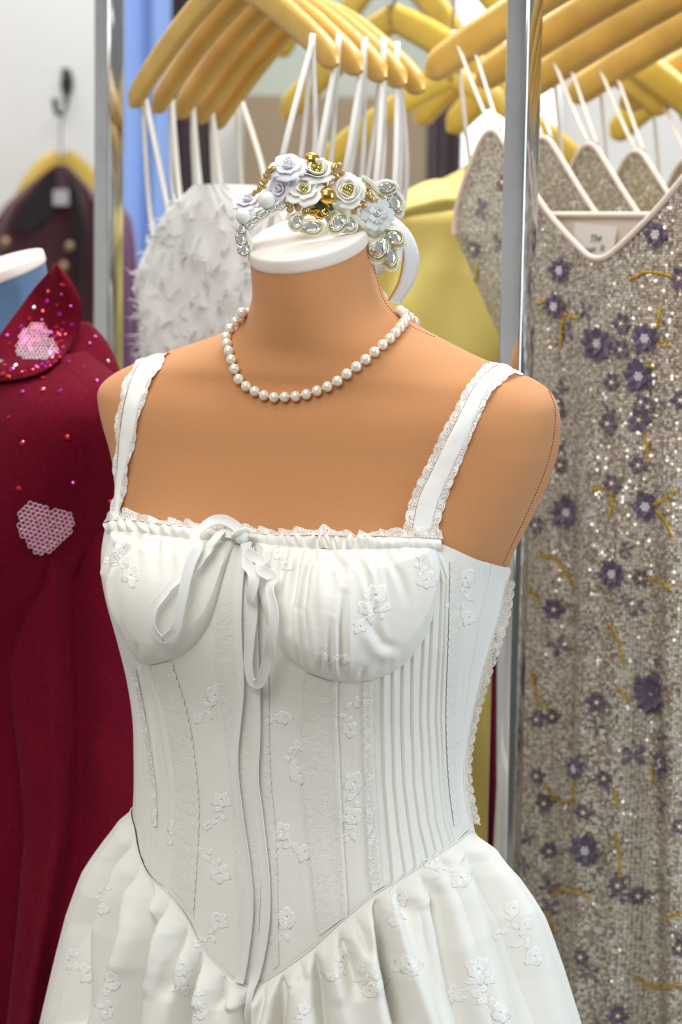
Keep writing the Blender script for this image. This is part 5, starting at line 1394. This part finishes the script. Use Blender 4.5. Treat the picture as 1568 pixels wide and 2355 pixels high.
# sleeve: a loft between left and right outlines
SLV = [(742, 176, 206, .30), (775, 130, 238, .29), (850, 72, 276, .27), (950, 26, 306, .25), (1100, 4, 320, .23), (1250, 2, 330, .22), (1434, 6, 336, .21), (1650, 32, 342, .20), (1780, 48, 345, .19), (1895, 58, 345, .18), (2000, 50, 340, .17), (2100, 42, 330, .16), (2355, 16, 310, .15), (2520, -4, 292, .14)]
S = np.array(SLV, float); yy = np.linspace(S[0, 0], S[-1, 0], 260); u = np.linspace(0, 2 * PI, 150, endpoint=False)
l_, r_2, y_ = (smooth_table(yy, S[:, 0], S[:, k]) for k in (1, 2, 3))
SP = np.zeros((260, 150, 3))
for i in range(260):
    a, b = W(l_[i], yy[i], y_[i]), W(r_2[i], yy[i], y_[i]); c = (a + b) / 2; hw_ = np.linalg.norm(b - a) / 2
    t_ = (yy[i] - yy[0]) / (yy[-1] - yy[0])
    # creases: one long ridge a third in from the left, softer ones beside it
    ang = u
    x = np.cos(ang); dfront = np.sin(ang)
    xc = -.42 + .25 * math.sin(t_ * 4.5)
    cre = .010 * np.exp(-((x - xc) / .10) ** 2) - .014 * np.exp(-((x - xc - .28) / .16) ** 2) + .006 * np.exp(-((x - .45 - .1 * math.sin(6 * t_)) / .2) ** 2)
    cre = cre * sstep(.12, .35, np.array(t_)) + .005 * (vnoise(ang * 2 + 3 * t_, np.full_like(ang, t_ * 14), 71) - .5)
    dep = .048 * min(1, .35 + t_ * 6)
    SP[i] = c + np.array([1, 0, 0]) * (x * hw_)[:, None] + np.array([0, -1, 0]) * (np.sign(dfront) * np.abs(dfront) ** .85 * dep + np.where(dfront > 0, cre * dfront ** .5, 0))[:, None]
sv = MB(); sv.grid(SP, True); sv.f += [tuple(range(150))[::-1]]
sv.build('sleeve', M['wool'], jacket)
S_BVH = BVHTree.FromPolygons([Vector(p) for p in np.vstack([SP.reshape(-1, 3)])], [tuple(f) for f in grid_faces(260, 150, True).tolist()])
# turned-down collar
ci = spline(np.array([(126, 606), (110, 628), (80, 662), (40, 716), (0, 770), (-50, 840), (-90, 900)], float), 60)
co = spline(np.array([(132, 608), (168, 655), (188, 712), (178, 765), (150, 812), (108, 850), (62, 868), (0, 878), (-60, 884), (-110, 900)], float), 60)
w_ = np.linspace(0, 1, 26)
CG = np.zeros((60, 26, 3)); Yc = np.full((60, 26), np.nan)
B2_BVH = BVHTree.FromPolygons([Vector(p) for p in B2.reshape(-1, 3)], [tuple(f) for f in grid_faces(len(ZR), NU, True).tolist()])
for i in range(60):
    for j in range(26):
        p = ci[i] * (1 - w_[j]) + co[i] * w_[j]; d = Vector(ray(*p))
        for b_ in (J_BVH, S_BVH, B2_BVH):
            h = b_.ray_cast(Vector(CAM), d)
            if h[0] is not None: Yc[i, j] = np.nanmin([Yc[i, j], h[0].y])
ok = ~np.isnan(Yc); Yc = np.where(ok, Yc, np.nanpercentile(Yc, 60))
for _ in range(60):
    Y0_ = Yc.copy()
    Yc[1:-1, 1:-1] = .25 * (Yc[2:, 1:-1] + Yc[:-2, 1:-1] + Yc[1:-1, 2:] + Yc[1:-1, :-2]); Yc[0] = Yc[1]; Yc[-1] = Yc[-2]; Yc[:, 0] = Yc[:, 1]; Yc[:, -1] = Yc[:, -2]
    Yc = np.where(ok, np.minimum(Yc, Y0_), Yc)
for i in range(60):
    for j in range(26):
        p = ci[i] * (1 - w_[j]) + co[i] * w_[j]; CG[i, j] = W(p[0], p[1], Yc[i, j] - .010 - .008 * math.sin(PI * w_[j]))
co_o = mesh_obj('collar', CG.reshape(-1, 3), grid_faces(60, 26), M['wool'], jacket)
s = co_o.modifiers.new('thick', 'SOLIDIFY'); s.thickness = .0012; s.offset = 0
C_BVH = BVHTree.FromPolygons([Vector(p) for p in CG.reshape(-1, 3)], [tuple(f) for f in grid_faces(60, 26).tolist()])
def jhit(x, y):
    d = Vector(ray(x, y)); best = None
    for b_ in (C_BVH, S_BVH, J_BVH):
        h = b_.ray_cast(Vector(CAM), d)
        if h[0] is not None and (best is None or h[3] < best[3]): best = h
    if best is None: return None, None
    n = np.array(best[1]); n *= -np.sign(n @ np.array(d)); return np.array(best[0]), n
# sequin hearts
M['hsilver'] = simple('silver_sequin_rim', (.80, .74, .74), .3, .4)
M['hmag'] = simple('magenta_foil', (.55, .03, .22), .2, .75)
def heart(cx, cy, size, ang, sqx=1.0):
    pts = []
    def inside(x, y): return (x * x + y * y - 1) ** 3 - x * x * y ** 3 < 0
    e_ = empty('heart_applique', (0, 0, 0)); part(e_, jacket)
    rim, foil = MB(), MB(); st = .205
    for iy, y in enumerate(np.arange(1.25, -1.1, -st * .82)):
        for x in np.arange(-1.3, 1.31, st) + (st / 2 if iy % 2 else 0):
            if not inside(x * 1.03, y * 1.03): continue
            sgn = -1 if x < 0 else 1
            lx, ly = x * size * sqx, -y * size
            px_, py_ = cx + lx * math.cos(ang) - ly * math.sin(ang), cy + lx * math.sin(ang) + ly * math.cos(ang)
            p, n = jhit(px_, py_)
            if p is None: continue
            n = n + np.array([0, 0, .35]) + np.array([random.gauss(0, .12), 0, random.gauss(0, .12)]); R = frame_from(n); r = size * st * .56 * 2.05 / FPX
            ringp_ = [p + R @ np.array([r * math.cos(t) * .95, r * math.sin(t), .0022 + .0009 * math.sin(t)]) for t in np.linspace(0, 2 * PI, 14, endpoint=False)]
            rim.tube(ringp_, r * .17, 6, closed=True)
            foil.add(np.array(ringp_) - R[:, 2] * .0003, [tuple(range(14))])
    rim.build('sequin_rims', M['hsilver'], e_); foil.build('sequin_foil', M['hmag'], e_, smooth=False)
heart(97, 1228, 54, .27)
heart(72, 800, 43, 1.1, .9)
# rhinestones
M['gem_red'] = simple('red_rhinestone', (.62, .01, .02), .08, .55, coat=1.0)
M['gem_mag'] = simple('magenta_rhinestone', (.50, .01, .36), .08, .55, coat=1.0)
M['gem_clear'] = simple('clear_rhinestone', (.9, .85, .9), .05, .9)
def gem(x, y, r, mat):
    p, n = jhit(x, y)
    if p is None: return
    R = frame_from(n + np.random.default_rng(int(x * 7 + y)).normal(0, .25, 3)); k = 8; r = r * 2.1 / FPX
    ring = lambda s_, h_: np.array([(s_ * r * math.cos(2 * PI * i / k), s_ * r * math.sin(2 * PI * i / k), h_ * r) for i in range(k)])
    V = np.vstack([ring(1, 0), ring(.95, .35), ring(.5, .8)]) @ R.T + p + n * .0003
    F = [(i, (i + 1) % k, k + (i + 1) % k, k + i) for i in range(k)] + [(k + i, k + (i + 1) % k, 2 * k + (i + 1) % k, 2 * k + i) for i in range(k)] + [tuple(2 * k + i for i in range(k))]
    mb_ = MB(); mb_.add(V, F); mb_.build('rhinestone', mat, jacket, smooth=False)
gr = random.Random(9)
gem_list = [(113, 671, 7), (111, 694, 8), (79, 708, 6), (100, 716, 6), (139, 723, 7), (68, 735, 7), (97, 737, 5), (49, 753, 7), (104, 749, 6), (73, 758, 7), (17, 772, 6), (46, 774, 5), (145, 655, 6), (133, 702, 5), (147, 743, 4), (165, 747, 5), (163, 704, 5), (130, 753, 6), (22, 790, 5), (143, 678, 5), (117, 766, 7), (127, 775, 6), (136, 771, 7), (115, 788, 7), (124, 790, 6), (115, 801, 7), (122, 812, 6), (128, 803, 7), (134, 812, 7), (118, 826, 7), (140, 785, 6), (110, 835, 6), (97, 840, 6), (85, 845, 6), (2, 834, 8), (28, 851, 7), (8, 860, 7), (20, 866, 6), (50, 857, 5), (57, 855, 5), (12, 842, 6), (157, 833, 6), (192, 845, 5), (207, 792, 5), (219, 775, 5), (100, 870, 6), (53, 902, 6), (99, 897, 7), (139, 900, 6), (248, 832, 5), (221, 876, 6), (155, 1005, 7), (53, 1019, 6), (168, 1110, 6), (45, 1123, 7), (252, 1153, 6), (22, 960, 5), (142, 760, 5), (150, 770, 4), (133, 790, 5), (108, 818, 6), (105, 845, 5), (75, 852, 5), (36, 842, 6), (122, 780, 5), (131, 764, 5), (146, 800, 5), (138, 822, 5), (128, 832, 4), (116, 842, 4)]
for i, (x, y, r) in enumerate(gem_list):
    gem(x, y, r, M['gem_clear'] if i in (2, 9, 25, 33) and False else (M['gem_mag'] if gr.random() < .38 else (M['gem_clear'] if gr.random() < .06 else M['gem_red'])))

# ------------------------------------------------------------------ the shop behind
M['wallw'] = simple('warm_white_paint', (.78, .775, .76), .9, spec=.1, noise=(3, .02))
def slab(name, c, d, mat, kind='structure', parent=None, bevel=0):
    mb_ = MB(); mb_.box(c, d, bevel=bevel); o_ = mb_.build(name, mat, parent, smooth=False)
    if kind and parent is None: tag(o_, kind=kind)
    return o_
slab('wall_back', (0, 2.46, 1.5), (6.0, .12, 3.0), M['wallw'])
slab('wall_left', (-3.06, -.3, 1.5), (.12, 5.6, 3.0), M['wallw'])
slab('floor', (0, -.3, -.03), (6.0, 5.6, .06), simple('grey_floor', (.34, .31, .28), .45, noise=(3, .12)))
# coat hook, hanger and maroon coat on the white wall
YW = 2.39
M['darkmetal'] = simple('dark_bronze', (.06, .055, .045), .35, .8)
hk = empty('coat_hook', tuple(W(150, 215, YW)), 'dark double coat hook on the white wall above the maroon coat', 'hook')
p = W(154, 190, 2.395); mb_ = MB(); mb_.ball(p, (.012, .005, .028), 16, 10); mb_.build('back_plate', M['darkmetal'], hk)
mb_ = MB(); mb_.tube(spline(np.array([p + Z * .01, p + np.array([0, -.03, .012]), p + np.array([0, -.05, .02])]), 14), .005, 10)
mb_.build('upper_prong', M['darkmetal'], hk)
mb_ = MB(); mb_.tube(spline(np.array([p - Z * .01, W(152, 232, 2.37), W(143, 262, 2.34), W(130, 258, 2.33), W(126, 236, 2.33)]), 20), .0048, 10); mb_.ball(W(126, 234, 2.33), .007, 12, 8)
mb_.build('lower_prong', M['darkmetal'], hk)
M['maroon'] = simple('dark_maroon_wool', (.050, .006, .012), .8, sheen=.3, noise=(200, .2))
M['maroon2'] = simple('black_velvet', (.010, .004, .006), .9, sheen=.2)
ch_ = hanger('wooden_hanger', W(60, 470, 2.26), W(140, 368, 2.28), W(222, 470, 2.30), M['woody'], 'yellow wooden hanger holding the maroon coat on the white wall', None, railz=W(140, 262, 2.3)[2], hgt=.05, th=.022)
coat = empty('coat', tuple(W(120, 900, 2.25) * np.array([1, 1, 0]) + Z * .8), 'dark maroon coat with brass buttons on the white wall', 'coat')
CO = [(380, 128, 156), (402, 98, 178), (430, 62, 205), (470, 18, 232), (510, -10, 250), (600, -40, 265), (800, -55, 275), (1100, -60, 280), (1500, -60, 280)]
S = np.array(CO, float); yy = np.linspace(380, 1500, 90); u = np.linspace(0, 2 * PI, 70, endpoint=False); CP = np.zeros((90, 70, 3))
for i, y in enumerate(yy):
    a, b = W(np.interp(y, S[:, 0], S[:, 1]), y, 2.22), W(np.interp(y, S[:, 0], S[:, 2]), y, 2.22); c = (a + b) / 2; hw_ = np.linalg.norm(b - a) / 2
    CP[i] = c + np.array([1, 0, 0]) * (np.cos(u) * hw_)[:, None] + np.array([0, -1, 0]) * (.055 * np.sign(np.sin(u)) * np.abs(np.sin(u)) ** .6 * min(1, .3 + (y - 380) / 120) + .006 * np.sin(9 * u + y / 90))[:, None]
mb_ = MB(); mb_.grid(CP, True); mb_.build('coat_body', M['maroon'], coat)
for pts in ([(128, 385), (70, 450), (20, 520), (60, 535), (110, 500), (138, 440)], [(152, 385), (180, 440), (196, 520), (186, 700), (170, 520), (160, 440)]):
    q = np.array([W(x, y, 2.145) for x, y in pts]); mb_ = MB(); n_ = len(q)
    mb_.add(np.vstack([q, q + np.array([0, .012, 0])]), [tuple(range(n_)), tuple(range(n_, 2 * n_))[::-1]] + [(i, n_ + i, n_ + (i + 1) % n_, (i + 1) % n_) for i in range(n_)])
    mb_.build('lapel', M['maroon2'], coat, smooth=False)
lp = np.array([W(x, y, 2.14) for x, y in ((122, 436), (158, 436), (158, 472), (122, 472))])
mb_ = MB(); mb_.add(np.vstack([lp, lp + np.array([0, .003, 0])]), [(0, 1, 2, 3), (7, 6, 5, 4), (0, 4, 5, 1), (1, 5, 6, 2), (2, 6, 7, 3), (3, 7, 4, 0)]); mb_.build('size_label', simple('grey_label', (.45, .42, .42), .7), coat, smooth=False)
for x, y in ((12, 556), (160, 566), (146, 612), (40, 640)):
    mb_ = MB(); mb_.ball(W(x, y, 2.13), (.009, .005, .009), 14, 8); mb_.build('brass_button', simple('brass', (.40, .28, .16), .4, .7), coat)
# garments on the wall side of the rack: blue curtain, purple and dark garments
M['blue'] = simple('periwinkle_cloth', (.22, .34, .68), .75, sheen=.2)
def drape(name, x0, x1, y0, y1, Y, mat, label, cat, amp=.014, waves=4, top_round=0, seed=0, lean=0, depth=None):
    """hanging cloth with real folds and thickness between photo columns x0..x1 at depth Y"""
    n, m_ = 60, 120; t_ = np.linspace(0, 1, n)[:, None]; v = np.linspace(0, 1, m_)[None]
    a, b = W(x0, y0, Y), W(x1, y0, Y); zb2 = W(x0, y1, Y)[2]
    X = a[0] + (b[0] - a[0]) * v + lean * t_; zt_ = a[2] - top_round * (np.abs(2 * v - 1) ** 2.2)
    P = np.stack([X + 0 * t_, Y + amp * np.sin(v * waves * 2 * PI + seed + 1.2 * vnoise(t_ * 3, v * 2, seed)) * (.5 + .5 * t_) + 0 * t_, zt_ * (1 - t_) + zb2 * t_], -1)
    o_ = mesh_obj(name, P.reshape(-1, 3), grid_faces(n, m_), mat)
    s_ = o_.modifiers.new('thick', 'SOLIDIFY'); s_.thickness = depth or .004
    tag(o_, label, cat); return o_
drape('fabric_drape', 262, 394, -700, 2900, 1.75, M['blue'], 'periwinkle blue cloth hanging behind the left chrome upright', 'curtain', .02, 2, seed=1)
M['purple'] = simple('deep_purple_cloth', (.085, .012, .075), .75, sheen=.3)
pg = empty('purple_garment', tuple(W(275, 900, 1.55) * np.array([1, 1, 0]) + Z * .7), 'deep purple garment hanging behind the left chrome upright', 'clothing')
PGR = [(478, 268, 285), (500, 250, 302), (560, 235, 312), (640, 225, 318), (760, 215, 324), (1000, 205, 330), (1600, 200, 335), (3300, 200, 335)]
S = np.array(PGR, float); yy = np.linspace(478, 3300, 120); CP = np.zeros((120, 70, 3))
for i, y in enumerate(yy):
    a, b = W(np.interp(y, S[:, 0], S[:, 1]), y, 1.5), W(np.interp(y, S[:, 0], S[:, 2]), y, 1.5); c = (a + b) / 2; hw_ = np.linalg.norm(b - a) / 2
    CP[i] = c + np.array([1, 0, 0]) * (np.cos(u) * hw_)[:, None] + np.array([0, -1, 0]) * (.04 * np.sin(u) + .005 * np.sin(7 * u))[:, None]
mb_ = MB(); mb_.grid(CP, True); mb_.build('garment_body', M['purple'], pg)
M['darkred'] = simple('black_cherry_cloth', (.030, .008, .014), .8, sheen=.2)
drape('dark_cloth', 392, 500, -700, 2900, 1.95, M['darkred'], 'black cherry cloth hanging behind the white gowns, right of the blue cloth', 'curtain', .03, 3, seed=4)
drape('dark_cloth', 985, 1062, 150, 2900, 1.95, M['darkred'], 'black cherry cloth hanging behind the yellow dress', 'curtain', .03, 2, seed=6)
# fitting-room mirror and brown partition
slab('trim_1', ((W(560, 500, 2.3)[0] + W(1010, 500, 2.3)[0]) / 2, 2.3, 1.0), (W(1010, 500, 2.3)[0] - W(560, 500, 2.3)[0], .10, 2 * (W(760, 222, 2.25)[2] - 1.0)), simple('taupe_panel', (.30, .225, .145), .7, noise=(4, .06)))
M['sage'] = simple('grey_green_paint', (.42, .46, .41), .8, noise=(2, .04))
slab('trim_2', ((W(585, 100, 2.37)[0] + W(1010, 100, 2.37)[0]) / 2, 2.37, 2.0), (W(1010, 100, 2.37)[0] - W(585, 100, 2.37)[0], .05, 1.6), M['sage'])
# window
wx, wz = W(1165, 230, 2.38)[0], W(1165, 230, 2.38)[2]
wf = slab('window_1', (wx, 2.385, wz), (.21, .03, .46), simple('window_frame_white', (.8, .8, .8), .4))
mg, ntg, bg = new_mat('bright_sky_glass'); bg.inputs['Emission Color'].default_value = (.92, .97, 1, 1); bg.inputs['Emission Strength'].default_value = 2.2; bg.inputs['Base Color'].default_value = (.1, .1, .1, 1)
slab('window_pane', (wx, 2.366, wz), (.185, .01, .43), mg, parent=wf)
